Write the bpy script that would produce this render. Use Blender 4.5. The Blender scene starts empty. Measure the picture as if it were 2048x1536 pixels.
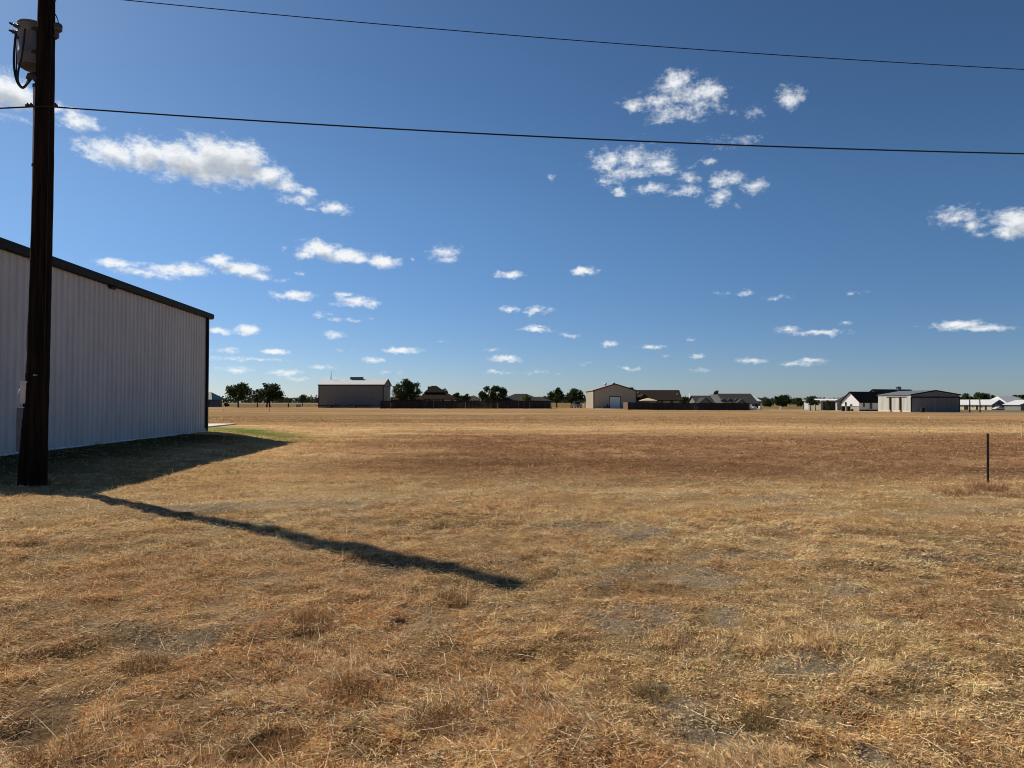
import bpy, bmesh, math, random
import numpy as np
from mathutils import Vector, Matrix
R = math.radians
scene = bpy.context.scene
COL = scene.collection
# ------------------------------------------------------------------ camera
FPX, CX, CY, HOR, CAMH = 1420.0, 1024.0, 768.0, 804.0, 1.6      # the photo is 2048 px wide
PITCH = math.atan((HOR - CY) / FPX)
cam_d = bpy.data.cameras.new('camera'); cam = bpy.data.objects.new('camera', cam_d); COL.objects.link(cam)
cam_d.sensor_width = 36.0; cam_d.lens = 36.0 * FPX / 2048.0
cam_d.clip_start = 0.05; cam_d.clip_end = 20000
cam.location = (0, 0, CAMH); cam.rotation_euler = (R(90) + PITCH, 0, 0)
scene.camera = cam
# ------------------------------------------------------------------ light
SUN_EL = R(39.9)
SDX, SDY = -0.777, 0.629                     # horizontal direction towards the sun
sun_d = bpy.data.lights.new('sun', 'SUN'); sun = bpy.data.objects.new('sun', sun_d); COL.objects.link(sun)
sun_d.energy = 5.0; sun_d.angle = R(0.55); sun_d.color = (1.0, 0.915, 0.78)
to_sun = Vector((SDX * math.cos(SUN_EL), SDY * math.cos(SUN_EL), math.sin(SUN_EL)))
sun.rotation_euler = to_sun.to_track_quat('Z', 'Y').to_euler(); sun.location = (0, 0, 60)
scene.view_settings.view_transform = 'Standard'; scene.view_settings.look = 'None'
scene.view_settings.exposure = 0.32; scene.view_settings.gamma = 1.0
scene.render.engine = 'CYCLES'
scene.cycles.use_denoising = True; scene.cycles.denoiser = 'OPENIMAGEDENOISE'; scene.cycles.denoising_input_passes = 'RGB_ALBEDO_NORMAL'; scene.cycles.denoising_prefilter = 'ACCURATE'; scene.cycles.filter_width = 1.0
scene.cycles.max_bounces = 6; scene.cycles.diffuse_bounces = 3; scene.cycles.transparent_max_bounces = 8
SKY_STRENGTH = 0.0555

world = bpy.data.worlds.new('World'); scene.world = world; world.use_nodes = True
WT = world.node_tree
for n in list(WT.nodes): WT.nodes.remove(n)
def N(t, kind, **kw):
    n = t.nodes.new(kind)
    for k, v in kw.items(): setattr(n, k, v)
    return n
def math_n(t, op, a=None, b=None, c=None, clamp=False):
    n = N(t, 'ShaderNodeMath', operation=op); n.use_clamp = clamp
    for i, v in enumerate((a, b, c)):
        if v is None: continue
        if isinstance(v, (int, float)): n.inputs[i].default_value = v
        else: t.links.new(v, n.inputs[i])
    return n.outputs[0]
def vmath(t, op, a=None, b=None, c=None):
    n = N(t, 'ShaderNodeVectorMath', operation=op)
    for i, v in enumerate((a, b, c)):
        if v is None: continue
        if isinstance(v, tuple): n.inputs[i].default_value = v
        else: t.links.new(v, n.inputs[i])
    return n.outputs['Value'] if op in ('LENGTH', 'DOT_PRODUCT') else n.outputs[0]
def maprange(t, v, a, b, c=0.0, d=1.0, smooth=True):
    n = N(t, 'ShaderNodeMapRange'); n.interpolation_type = 'SMOOTHSTEP' if smooth else 'LINEAR'
    t.links.new(v, n.inputs[0])
    for i, x in enumerate((a, b, c, d)): n.inputs[1 + i].default_value = x
    return n.outputs[0]
def az_el(px, py):
    x, u = (px - CX) / FPX, (CY - py) / FPX
    y = math.cos(PITCH) - math.sin(PITCH) * u; z = math.sin(PITCH) + math.cos(PITCH) * u
    return math.atan2(x, y), math.atan2(z, math.hypot(x, y))
# small fair-weather cumulus: centre and half size of each puff, and how solid it is
PUFFS = [
 (232,305,62,26,1),(300,312,70,34,1),(365,320,70,40,1.1),(430,318,75,48,1.15),(485,325,52,46,1.1),(415,350,55,22,1),(530,352,48,26,1),
 (575,372,32,18,.95),(592,398,38,13,.75),(612,383,18,14,.8),(668,416,34,14,.85),(628,421,14,6,.5),
 (2,178,46,36,1.1),(34,196,40,26,1),(25,232,50,10,.55),(112,222,10,22,.5),(155,243,34,18,1),
 (1350,165,36,24,.85),(1385,185,55,22,.85),(1420,186,34,16,.85),(1312,205,42,22,.8),(1350,228,55,18,.75),(1268,210,30,15,.65),(1400,215,36,20,.7),(1325,240,24,10,.6),
 (1582,194,28,20,.72),(1500,228,22,10,.3),
 (1222,322,42,26,.82),(1270,318,50,28,.85),(1310,330,48,24,.75),(1250,345,50,16,.8),(1215,365,30,9,.6),(1330,342,36,10,.75),(1305,376,40,11,.85),(1375,380,38,12,.9),(1380,356,26,14,.7),
 (1455,359,34,17,.88),(1508,371,30,13,.82),(1443,397,26,17,.85),(1475,412,12,7,.5),(1240,384,14,8,.8),(1420,322,16,7,.5),(1390,332,14,6,.35),
 (1101,356,12,9,.5),(1465,281,44,7,.28),
 (1915,436,40,18,.70),(1938,452,24,13,.62),(1915,418,24,10,.55),(1962,468,12,8,.55),(2034,446,36,24,1),(2008,464,18,10,.8),
 (640,500,44,19,1.05),(690,512,42,15,1),(762,522,36,13,1),(610,512,24,8,.8),(722,518,22,9,.9),(888,505,36,13,.75),(895,518,24,8,.7),(570,498,10,5,.5),(822,519,9,6,.6),
 (230,525,38,8,.95),(372,540,44,15,1),(335,540,40,11,1),(282,545,40,8,.9),(315,552,22,6,.7),(440,519,32,11,1),(485,538,44,15,1),(522,553,26,7,.7),(570,561,22,4,.4),
 (1022,551,32,8,.9),(1168,541,25,10,1),(590,592,40,10,.95),(712,604,42,11,1),(690,590,24,6,.8),(640,632,18,6,.5),(705,640,36,4,.4),(740,638,12,5,.4),
 (440,663,26,7,.9),(497,658,24,10,.95),(672,668,22,7,.55),(600,548,12,4,.5),(1020,619,20,7,.75),(1075,621,30,8,.85),(1070,659,38,7,.9),(1080,652,20,4,.6),(1135,670,16,4,.4),
 (1490,586,18,7,.6),(1556,595,20,5,.5),(1710,588,18,5,.45),(1455,588,14,5,.35),(1575,660,24,7,.7),(1625,666,52,6,.7),(1695,645,13,4,.5),(1908,651,44,9,.85),(1970,656,46,6,.7),
 (800,700,38,7,.9),(545,704,26,6,.85),(1010,718,35,8,.85),(742,718,26,6,.75),(990,744,30,5,.5),(1220,686,20,6,.75),(1300,695,27,6,.75),(1380,681,11,4,.45),(1505,722,32,6,.75),
 (1590,730,40,6,.6),(1620,722,26,6,.65),(1332,711,16,5,.5),(480,718,60,5,.45),(530,720,50,4,.5),(568,744,36,7,.6),(470,740,32,6,.45),(640,735,32,6,.45),(1400,712,13,4,.4),(880,683,16,4,.4),
 (985,698,16,4,.4),(1175,728,16,4,.35),(1060,745,40,4,.3),(1255,737,20,5,.45),(1405,740,22,5,.4),(620,760,60,4,.3),(780,745,40,4,.3),(690,700,20,4,.35),(445,700,24,5,.4)]
grp = bpy.data.node_groups.new('cloud_mask', 'ShaderNodeTree')
grp.interface.new_socket('UV', in_out='INPUT', socket_type='NodeSocketVector')
grp.interface.new_socket('Mask', in_out='OUTPUT', socket_type='NodeSocketFloat')
gi = N(grp, 'NodeGroupInput'); cur = None
for (px, py, rx, ry, s) in PUFFS:
    ry = ry * .86 if px < 620 and py < 400 else ry
    s = s if s > .95 else s * 1.05 if px < 820 and py > 560 else s * (.74 if px > 1150 and py < 480 else .88)
    a, e = az_el(px, py); kx, ky = FPX / (rx * 1.22), FPX / (ry * 1.25)
    # bottoms flatter than tops: the puff is an ellipse in azimuth and elevation
    v = vmath(grp, 'MULTIPLY_ADD', gi.outputs[0], (kx, ky, 0), (-a * kx, -e * ky, 0))
    l = vmath(grp, 'LENGTH', v)
    m = math_n(grp, 'MULTIPLY_ADD', l, -s, s)
    cur = m if cur is None else math_n(grp, 'SMOOTH_MAX', cur, m, 0.12)
go = N(grp, 'NodeGroupOutput'); grp.links.new(cur, go.inputs[0])

tc = N(WT, 'ShaderNodeTexCoord'); sep = N(WT, 'ShaderNodeSeparateXYZ'); WT.links.new(tc.outputs['Generated'], sep.inputs[0])
az = math_n(WT, 'ARCTAN2', sep.outputs[0], sep.outputs[1]); el = math_n(WT, 'ARCSINE', sep.outputs[2])
cmb = N(WT, 'ShaderNodeCombineXYZ'); WT.links.new(az, cmb.inputs[0]); WT.links.new(el, cmb.inputs[1])
uv = cmb.outputs[0]
def noise(t, vec, scale, detail=6, rough=0.6, dist=0.0, color=False):
    n = N(t, 'ShaderNodeTexNoise'); t.links.new(vec, n.inputs['Vector'])
    n.inputs['Scale'].default_value = scale; n.inputs['Detail'].default_value = detail
    n.inputs['Roughness'].default_value = rough; n.inputs['Distortion'].default_value = dist
    return n.outputs['Color'] if color else n.outputs[0]
uvs = vmath(WT, 'MULTIPLY', uv, (1.0, 1.5, 1.0))
w1 = vmath(WT, 'SUBTRACT', noise(WT, uvs, 26, 4, .6, color=True), (.5, .5, .5))
w2 = vmath(WT, 'SUBTRACT', noise(WT, uvs, 90, 4, .6, color=True), (.5, .5, .5))
el_soft = maprange(WT, el, 0.02, 0.30, 0.35, 1.0, False)          # far clouds low on the horizon are smaller
uvw = vmath(WT, 'MULTIPLY_ADD', w1, (.017, .011, 0), uv); uvw = vmath(WT, 'MULTIPLY_ADD', w2, (.010, .008, 0), uvw)
g1 = N(WT, 'ShaderNodeGroup'); g1.node_tree = grp; WT.links.new(uvw, g1.inputs[0])
fb = noise(WT, uvs, 34, 8, .62, .3); fb2 = noise(WT, uvs, 110, 6, .65, .2)
fs = math_n(WT, 'MULTIPLY_ADD', fb, 1.5, -0.75); fs2 = math_n(WT, 'MULTIPLY_ADD', fb2, .9, -0.45)
body = math_n(WT, 'ADD', math_n(WT, 'ADD', g1.outputs[0], fs), fs2)
dens = maprange(WT, body, 0.02, 0.88)
# thickness towards the sun gives the grey bellies of the thicker clouds
uvd = vmath(WT, 'ADD', uvw, (-0.006, 0.012, 0)); g2 = N(WT, 'ShaderNodeGroup'); g2.node_tree = grp; WT.links.new(uvd, g2.inputs[0])
fbd = noise(WT, vmath(WT, 'ADD', uvs, (-0.006, 0.018, 0)), 34, 8, .62, .3)
body2 = math_n(WT, 'ADD', g2.outputs[0], math_n(WT, 'MULTIPLY_ADD', fbd, 1.0, -0.5))
shade = maprange(WT, body2, 0.34, 1.0)
mixc = N(WT, 'ShaderNodeMix', data_type='RGBA'); WT.links.new(shade, mixc.inputs[0])
mixc.inputs[6].default_value = (.74, .76, .77, 1); mixc.inputs[7].default_value = (.39, .42, .46, 1)
cbg = N(WT, 'ShaderNodeBackground'); WT.links.new(mixc.outputs[2], cbg.inputs[0]); cbg.inputs[1].default_value = 1.0
sky = N(WT, 'ShaderNodeTexSky', sky_type='NISHITA'); sky.sun_disc = False
sky.sun_elevation = SUN_EL; sky.sun_rotation = math.atan2(SDX, SDY)
sky.altitude = 100; sky.air_density = 0.7; sky.dust_density = 0.28; sky.ozone_density = 6.0
sbg = N(WT, 'ShaderNodeBackground'); gam = N(WT, 'ShaderNodeGamma'); gam.inputs[1].default_value = 1.25
WT.links.new(sky.outputs[0], gam.inputs[0]); hz = N(WT, 'ShaderNodeMix', data_type='RGBA'); WT.links.new(maprange(WT, el, 0.0, 0.30), hz.inputs[0])     # dust low in the air
hz.inputs[6].default_value = (.73, .685, .68, 1); hz.inputs[7].default_value = (1.02, 1.06, .90, 1)
WT.links.new(vmath(WT, 'MULTIPLY', gam.outputs[0], hz.outputs[2]), sbg.inputs[0]); sbg.inputs[1].default_value = SKY_STRENGTH
mixs = N(WT, 'ShaderNodeMixShader'); WT.links.new(math_n(WT, 'MULTIPLY', dens, 0.96), mixs.inputs[0])
WT.links.new(sbg.outputs[0], mixs.inputs[1]); WT.links.new(cbg.outputs[0], mixs.inputs[2])
wo = N(WT, 'ShaderNodeOutputWorld'); WT.links.new(mixs.outputs[0], wo.inputs[0])
world.cycles.sampling_method = 'MANUAL'; world.cycles.sample_map_resolution = 1024
# ------------------------------------------------------------------ helpers
def tag(o, label=None, cat=None, group=None, kind=None):
    if label: o['label'] = label
    if cat: o['category'] = cat
    if group: o['group'] = group
    if kind: o['kind'] = kind
    return o
ORG = {}
def thing(name, label, cat, loc, group=None):
    o = bpy.data.objects.new(name, None); COL.objects.link(o); o.location = loc; o.empty_display_size = .3
    ORG[o] = Vector(loc); return tag(o, label, cat, group)
class MB:
    """collects faces in world coordinates; build() links them as one mesh object"""
    def __init__(s): s.v, s.f, s.sm = [], [], []
    def face(s, pts, smooth=False):
        i = len(s.v); s.v += [tuple(p) for p in pts]; s.f.append(tuple(range(i, i + len(pts)))); s.sm.append(smooth)
    def box(s, x0, x1, y0, y1, z0, z1):
        i = len(s.v)
        s.v += [(x, y, z) for z in (z0, z1) for (x, y) in ((x0, y0), (x1, y0), (x1, y1), (x0, y1))]
        for q in ((3, 2, 1, 0), (4, 5, 6, 7), (0, 1, 5, 4), (1, 2, 6, 5), (2, 3, 7, 6), (3, 0, 4, 7)):
            s.f.append(tuple(i + k for k in q)); s.sm.append(False)
        return s
    def prism(s, ring0, ring1):
        """two rings of the same count joined into a closed solid"""
        n = len(ring0); i = len(s.v); s.v += [tuple(p) for p in ring0] + [tuple(p) for p in ring1]
        s.f.append(tuple(i + k for k in reversed(range(n)))); s.f.append(tuple(i + n + k for k in range(n))); s.sm += [False, False]
        for k in range(n):
            s.f.append((i + k, i + (k + 1) % n, i + n + (k + 1) % n, i + n + k)); s.sm.append(False)
        return s
    def obox(s, p, ux, uy, w, d, z0, z1):
        """box along horizontal axes ux, uy from corner p"""
        ux, uy = Vector((ux[0], ux[1], 0)), Vector((uy[0], uy[1], 0)); p = Vector((p[0], p[1], 0))
        r = [p, p + ux * w, p + ux * w + uy * d, p + uy * d]
        return s.prism([q + Vector((0, 0, z0)) for q in r], [q + Vector((0, 0, z1)) for q in r])
    def tube(s, pts, rad, n=8, smooth=True, cap=True):
        pts = [Vector(p) for p in pts]; m = len(pts)
        if not isinstance(rad, (list, tuple)): rad = [rad] * m
        i0 = len(s.v)
        for k in range(m):
            t = (pts[min(k + 1, m - 1)] - pts[max(k - 1, 0)]).normalized()
            a = t.cross(Vector((0, 0, 1)) if abs(t.z) < .95 else Vector((0, 1, 0))).normalized(); b = t.cross(a)
            for j in range(n):
                an = 2 * math.pi * j / n; s.v.append(tuple(pts[k] + (a * math.cos(an) + b * math.sin(an)) * rad[k]))
        for k in range(m - 1):
            for j in range(n):
                s.f.append((i0 + k * n + j, i0 + k * n + (j + 1) % n, i0 + (k + 1) * n + (j + 1) % n, i0 + (k + 1) * n + j)); s.sm.append(smooth)
        if cap:
            s.f.append(tuple(i0 + j for j in reversed(range(n)))); s.f.append(tuple(i0 + (m - 1) * n + j for j in range(n))); s.sm += [False, False]
        return s
    def lathe(s, c, prof, n=20, smooth=True):
        """profile (radius, z) turned about the vertical through c"""
        i0 = len(s.v); m = len(prof)
        for (r, z) in prof:
            for j in range(n):
                a = 2 * math.pi * j / n; s.v.append((c[0] + r * math.cos(a), c[1] + r * math.sin(a), c[2] + z))
        for k in range(m - 1):
            for j in range(n):
                s.f.append((i0 + k * n + j, i0 + k * n + (j + 1) % n, i0 + (k + 1) * n + (j + 1) % n, i0 + (k + 1) * n + j)); s.sm.append(smooth)
        s.f.append(tuple(i0 + j for j in reversed(range(n)))); s.f.append(tuple(i0 + (m - 1) * n + j for j in range(n))); s.sm += [False, False]
        return s
    def slab(s, a, b, c, d, th):
        """thick sheet with the top corners a b c d, thickness straight down"""
        dn = Vector((0, 0, -th)); r = [Vector(p) for p in (a, b, c, d)]
        return s.prism([p + dn for p in r], r)
    def build(s, name, m, parent=None, label=None):
        me = bpy.data.meshes.new(name); o = bpy.data.objects.new(name, me); COL.objects.link(o)
        org = Vector((0, 0, 0))
        if parent is not None:
            org = ORG[parent]; o.parent = parent; ORG[o] = org
            if parent.type == 'EMPTY': pass
        v = [(p[0] - org.x, p[1] - org.y, p[2] - org.z) for p in s.v] if parent is not None else s.v
        me.from_pydata(v, [], s.f); me.polygons.foreach_set('use_smooth', s.sm)
        bm = bmesh.new(); bm.from_mesh(me); bmesh.ops.recalc_face_normals(bm, faces=bm.faces); bm.to_mesh(me); bm.free()
        me.materials.append(m)
        if label: o['label'] = label
        return o
def single(name, mb, m, label, cat, group=None, kind=None):
    """a thing that is one mesh, its origin at the middle of its base"""
    xs, ys, zs = zip(*mb.v); c = Vector(((min(xs) + max(xs)) / 2, (min(ys) + max(ys)) / 2, min(zs)))
    mb.v = [(p[0] - c.x, p[1] - c.y, p[2] - c.z) for p in mb.v]
    o = mb.build(name, m); o.location = c; ORG[o] = c
    return tag(o, label, cat, group, kind)
MATS = {}
def mat(name, col, col2=None, scale=6.0, rough=.8, metal=0.0, bump=0.0, stretch=(1, 1, 1), bscale=None, spec=.3, lo=.35, hi=.65):
    """base colour broken up by two noises, optional bump"""
    if name in MATS: return MATS[name]
    m = bpy.data.materials.new(name); m.use_nodes = True; t = m.node_tree; b = t.nodes['Principled BSDF']
    b.inputs['Roughness'].default_value = rough; b.inputs['Metallic'].default_value = metal; b.inputs['Specular IOR Level'].default_value = spec
    if col2 is None: col2 = tuple(c * .8 for c in col)
    tcn = N(t, 'ShaderNodeTexCoord'); v = vmath(t, 'MULTIPLY', tcn.outputs['Object'], tuple(stretch))
    f = maprange(t, noise(t, v, scale, 5, .65), lo, hi)
    mx = N(t, 'ShaderNodeMix', data_type='RGBA'); t.links.new(f, mx.inputs[0])
    mx.inputs[6].default_value = (*col, 1); mx.inputs[7].default_value = (*col2, 1); t.links.new(mx.outputs[2], b.inputs['Base Color'])
    if bump:
        bn = N(t, 'ShaderNodeBump'); bn.inputs['Strength'].default_value = bump; bn.inputs['Distance'].default_value = .03
        t.links.new(noise(t, v, bscale or scale * 4, 5, .7), bn.inputs['Height']); t.links.new(bn.outputs[0], b.inputs['Normal'])
    MATS[name] = m; return m
def foliage_mat(name, col, col2, trans=.25):
    m = bpy.data.materials.new(name); m.use_nodes = True; t = m.node_tree
    for n in list(t.nodes): t.nodes.remove(n)
    g = N(t, 'ShaderNodeNewGeometry'); mx = N(t, 'ShaderNodeMix', data_type='RGBA')
    t.links.new(g.outputs['Random Per Island'], mx.inputs[0]); mx.inputs[6].default_value = (*col, 1); mx.inputs[7].default_value = (*col2, 1)
    d = N(t, 'ShaderNodeBsdfDiffuse'); tr = N(t, 'ShaderNodeBsdfTranslucent'); ms = N(t, 'ShaderNodeMixShader'); ms.inputs[0].default_value = trans
    t.links.new(mx.outputs[2], d.inputs[0]); t.links.new(mx.outputs[2], tr.inputs[0])
    t.links.new(d.outputs[0], ms.inputs[1]); t.links.new(tr.outputs[0], ms.inputs[2])
    o = N(t, 'ShaderNodeOutputMaterial'); t.links.new(ms.outputs[0], o.inputs[0]); return m
# ------------------------------------------------------------------ noise and terrain
def _hash(ix, iy, s):
    h = (ix.astype(np.int64) * 374761393 + iy.astype(np.int64) * 668265263 + s * 974634777) & 0xffffffff
    h = ((h ^ (h >> 13)) * 1274126177) & 0xffffffff; h = ((h ^ (h >> 16)) * 2246822519) & 0xffffffff
    return ((h ^ (h >> 15)) & 0xffffff) / 16777215.0
def vnoise(x, y, s=0):
    x = np.asarray(x, float); y = np.asarray(y, float); ix, iy = np.floor(x), np.floor(y); fx, fy = x - ix, y - iy
    fx = fx * fx * (3 - 2 * fx); fy = fy * fy * (3 - 2 * fy)
    a, b, c, d = _hash(ix, iy, s), _hash(ix + 1, iy, s), _hash(ix, iy + 1, s), _hash(ix + 1, iy + 1, s)
    return (a + (b - a) * fx) * (1 - fy) + (c + (d - c) * fx) * fy
def fbm(x, y, s=0, o=4):
    r, a, t = 0, .5, 0
    for k in range(o):
        r = r + a * vnoise(x * 2 ** k + 17.3 * k, y * 2 ** k - 9.1 * k, s + k); t += a; a *= .55
    return r / t
def sstep(x, a, b):
    t = np.clip((np.asarray(x, float) - a) / (b - a), 0, 1); return t * t * (3 - 2 * t)
# the metal building: near and far corner of the wall we see
BN = np.array((-12.70, 16.70)); BF = np.array((-13.96, 32.50)); BU = (BF - BN) / np.linalg.norm(BF - BN); BL = float(np.linalg.norm(BF - BN))
BW = 18.0; BP = np.array((-BU[1], BU[0]))            # BP points away to the left, into the building
PAD = 0.25
def bdist(x, y):
    """distance outside the building's footprint"""
    u = (x - BN[0]) * BU[0] + (y - BN[1]) * BU[1]; w = (x - BN[0]) * BP[0] + (y - BN[1]) * BP[1]
    du = np.maximum(np.maximum(-u, u - BL - 9), 0); dw = np.maximum(np.maximum(-w, w - BW), 0); return np.hypot(du, dw)
HOLES = [(1672, 1238, .10, .07), (1590, 1242, .05, .04), (1780, 1240, .09, .05), (802, 1240, .07, .05), (620, 1268, .12, .05), (930, 1212, .1, .05), (1300, 1160, .15, .03), (560, 1470, .14, .05), (100, 1440, .18, .05), (1640, 1505, .12, .04)]
HOLES = [((px - CX) / FPX * (CAMH * FPX / (py - HOR)), CAMH * FPX / (py - HOR), r, dz) for px, py, r, dz in HOLES]
def terrain(x, y, fine=True):
    x = np.asarray(x, float); y = np.asarray(y, float); d = np.hypot(x, y)
    a = x / np.maximum(y, 1.0)
    drop = np.interp(a, [.05, .12, .22, .33, .45], [0, .16, .40, .45, .9]) * sstep(d, 60, 150) * (y > 0)
    drop = drop + 1.1 * sstep(d, 190, 320) * sstep(a, .5, .62) * (y > 0)
    z = -drop + PAD * (1 - sstep(bdist(x, y), .4, 5.0))
    if fine:
        near = 1 - sstep(d, 14, 40)
        z = z + near * ((fbm(x * .9, y * .9, 5, 3) - .5) * .09 + (fbm(x * 3.4, y * 3.4, 9, 3) - .5) * .10) * sstep(bdist(x, y), .2, 2.5)
        for hx, hy, r, dz in HOLES: z = z - dz * np.exp(-((x - hx) ** 2 + ((y - hy) * .8) ** 2) / (r * r))
    return z
def tz(x, y): return float(terrain(np.array([x]), np.array([y]))[0])
def px_ground(px, py):
    """the ground point seen at a photo pixel"""
    d = CAMH * FPX / max(py - HOR, .5)
    for _ in range(30):
        d = .5 * d + .5 * (CAMH - tz((px - CX) / FPX * d, d)) * FPX / (py - HOR)
    x = (px - CX) / FPX * d; return Vector((x, d, tz(x, d)))
def at(px, py, y):
    """the point on the plane Y = y seen at a photo pixel"""
    u = (CY - py) / FPX; c = math.cos(PITCH); s = math.sin(PITCH); k = y / (c - s * u)
    return Vector(((px - CX) / FPX * k, y, CAMH + (s + c * u) * k))
def X(px, y): return (px - CX) / FPX * y
def Z(py, y): return CAMH + (HOR - py) * y / FPX
# ------------------------------------------------------------------ ground colours (albedo)
C_ = {k: np.array(v) for k, v in dict(straw=(.82, .58, .315), tan=(.74, .475, .225), rust=(.64, .365, .165), red=(.33, .175, .092), olive=(.50, .405, .19),
      soil=(.185, .152, .112), green=(.16, .235, .045), dark=(.12, .115, .05), far=(.315, .20, .102), dull=(.24, .17, .085)).items()}
def lerp(a, b, t): return a + (b - a) * t[:, None]
def soil_mask(x, y):
    d = np.hypot(x, y)
    m = sstep(fbm(x * 1.3 + 3, y * 1.3, 21, 5), .60, .68) * (.35 + .65 * sstep(x, -.6, 1.2)) * (1 - sstep(d, 9, 16))
    for px, py, rx, ry in ((395, 1255, .55, .8), (220, 1245, .3, .3), (540, 1160, .45, .4), (1330, 1150, .9, .6), (1250, 1230, .5, .5), (1700, 1245, .7, .25), (1420, 1450, .3, .25), (1600, 1330, .6, .25), (450, 1015, 1.1, .5), (620, 1010, 1.2, .6), (1500, 1110, .8, .3), (1960, 1115, .9, .3)):
        dd = CAMH * FPX / (py - HOR); cx = (px - CX) / FPX * dd
        m = np.maximum(m, .9 * sstep(np.exp(-(((x - cx) / rx) ** 2 + ((y - dd) / ry) ** 2)) * (.25 + 1.5 * fbm(x * 2.6, y * 2.6, 33, 4)), .42, .72))
    return np.clip(m, 0, 1)
def zone(x, y):
    """colour of the grass at a place: straw, rust red, olive, green"""
    d = np.hypot(x, y); one = np.ones_like(x)
    n1 = fbm(x * .35, y * .35, 41, 4); n2 = fbm(x * 1.6, y * 1.6, 51, 4); n3 = fbm(x * .12, y * .12, 61, 4)
    c = lerp(C_['tan'][None, :] * one[:, None], C_['straw'][None, :] * one[:, None], sstep(n2, .35, .65))
    c = lerp(c, C_['olive'][None, :], .40 * sstep(n1 + .25 * (n2 - .5), .48, .68) * sstep(x, -1.5, 1.5) * (1 - sstep(y, 8, 14)))
    # rust in the near left
    c = lerp(c, C_['rust'][None, :], np.clip((1 - sstep(x + .25 * (y - 3), -.3, 1.6)) * (1 - sstep(y, 5.5, 9.5)) * (.45 + .9 * (n2 - .35)), 0, .8))
    c = lerp(c, C_['rust'][None, :], .7 * sstep(n2 * .6 + n1 * .4, .52, .66))
    c = c * (1 + .07 * sstep(y, 6, 9) * (1 - sstep(y, 14, 30)) * sstep(n2, .35, .6))[:, None]
    # red band across the middle of the field
    edge = 13.6 + 2.2 * (n1 - .5) - .18 * np.clip(-x, 0, 20) * -1
    band = .92 * sstep(y + 2.5 * (n2 - .5), edge - .6, edge + 3.0) * (1 - sstep(y + 10 * (n3 - .5), 31, 46)) * sstep(x + .15 * (y - 14) + 5 * (n1 - .5), -8.5, .8)
    c = lerp(c, C_['red'][None, :], np.clip(band * (1.0 - .35 * sstep(n2, .55, .75)), 0, 1))
    # golden far field with long mowing streaks
    st = fbm(x * .012, y * .10, 71, 4); far = sstep(y, 38, 60)
    c = lerp(c, C_['far'][None, :], far * .85)
    c = lerp(c, C_['rust'][None, :], .55 * sstep(st, .5, .68) * sstep(y, 30, 50))
    c = lerp(c, C_['straw'][None, :], .28 * (1 - sstep(st, .30, .46)) * sstep(y, 30, 60))
    c = lerp(c, C_['dull'][None, :], sstep(y, 205, 240))
    # green strip beside the building
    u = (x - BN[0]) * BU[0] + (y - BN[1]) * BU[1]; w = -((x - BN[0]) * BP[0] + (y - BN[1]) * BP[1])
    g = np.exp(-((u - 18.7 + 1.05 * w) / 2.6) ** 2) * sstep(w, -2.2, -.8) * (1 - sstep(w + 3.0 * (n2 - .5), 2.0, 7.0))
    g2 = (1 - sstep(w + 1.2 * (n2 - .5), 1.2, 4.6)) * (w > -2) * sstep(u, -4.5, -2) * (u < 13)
    c = lerp(c, C_['dark'][None, :], np.clip(g2 * (.8 + .4 * n2), 0, 1))  # grass colour by the wall darkened to deepen the building's shadow
    c = lerp(c, C_['green'][None, :], np.clip(g * (.15 + 1.5 * fbm(x * 1.2, y * 1.2, 141, 4)), 0, .9))
    return c
# ------------------------------------------------------------------ ground sheet
def axis(n, a, reach, c):
    s = np.linspace(-1, 1, n); b = math.asinh(reach / a); return c + a * np.sinh(s * b)
def ground():
    xs = axis(560, 1.6, 6500, 0); ys = axis(640, 1.4, 6500, 4.6); gx, gy = np.meshgrid(xs, ys); x, y = gx.ravel(), gy.ravel()
    z = terrain(x, y); nx, ny = len(xs), len(ys)
    co = np.stack([x, y, z], 1).astype(np.float32)
    idx = np.arange(nx * ny).reshape(ny, nx)
    q = np.stack([idx[:-1, :-1], idx[:-1, 1:], idx[1:, 1:], idx[1:, :-1]], -1).reshape(-1, 4)
    me = bpy.data.meshes.new('ground'); fast_mesh(me, co, q.ravel().astype(np.int32), np.full(len(q), 4, np.int32))
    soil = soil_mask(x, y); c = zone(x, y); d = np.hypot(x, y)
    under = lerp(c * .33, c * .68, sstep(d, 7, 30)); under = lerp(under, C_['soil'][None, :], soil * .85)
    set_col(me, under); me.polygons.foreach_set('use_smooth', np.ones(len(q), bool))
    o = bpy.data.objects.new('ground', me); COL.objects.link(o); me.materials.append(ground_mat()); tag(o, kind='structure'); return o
def fast_mesh(me, co, loops, sizes):
    me.vertices.add(len(co)); me.vertices.foreach_set('co', co.ravel())
    me.loops.add(len(loops)); me.loops.foreach_set('vertex_index', loops)
    st = np.zeros(len(sizes), np.int32); st[1:] = np.cumsum(sizes)[:-1]
    me.polygons.add(len(sizes)); me.polygons.foreach_set('loop_start', st)
    me.update(calc_edges=True)
def set_col(me, c):
    a = me.color_attributes.new('Col', 'FLOAT_COLOR', 'POINT'); d = np.ones((len(c), 4), np.float32); d[:, :3] = c; a.data.foreach_set('color', d.ravel())
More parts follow.
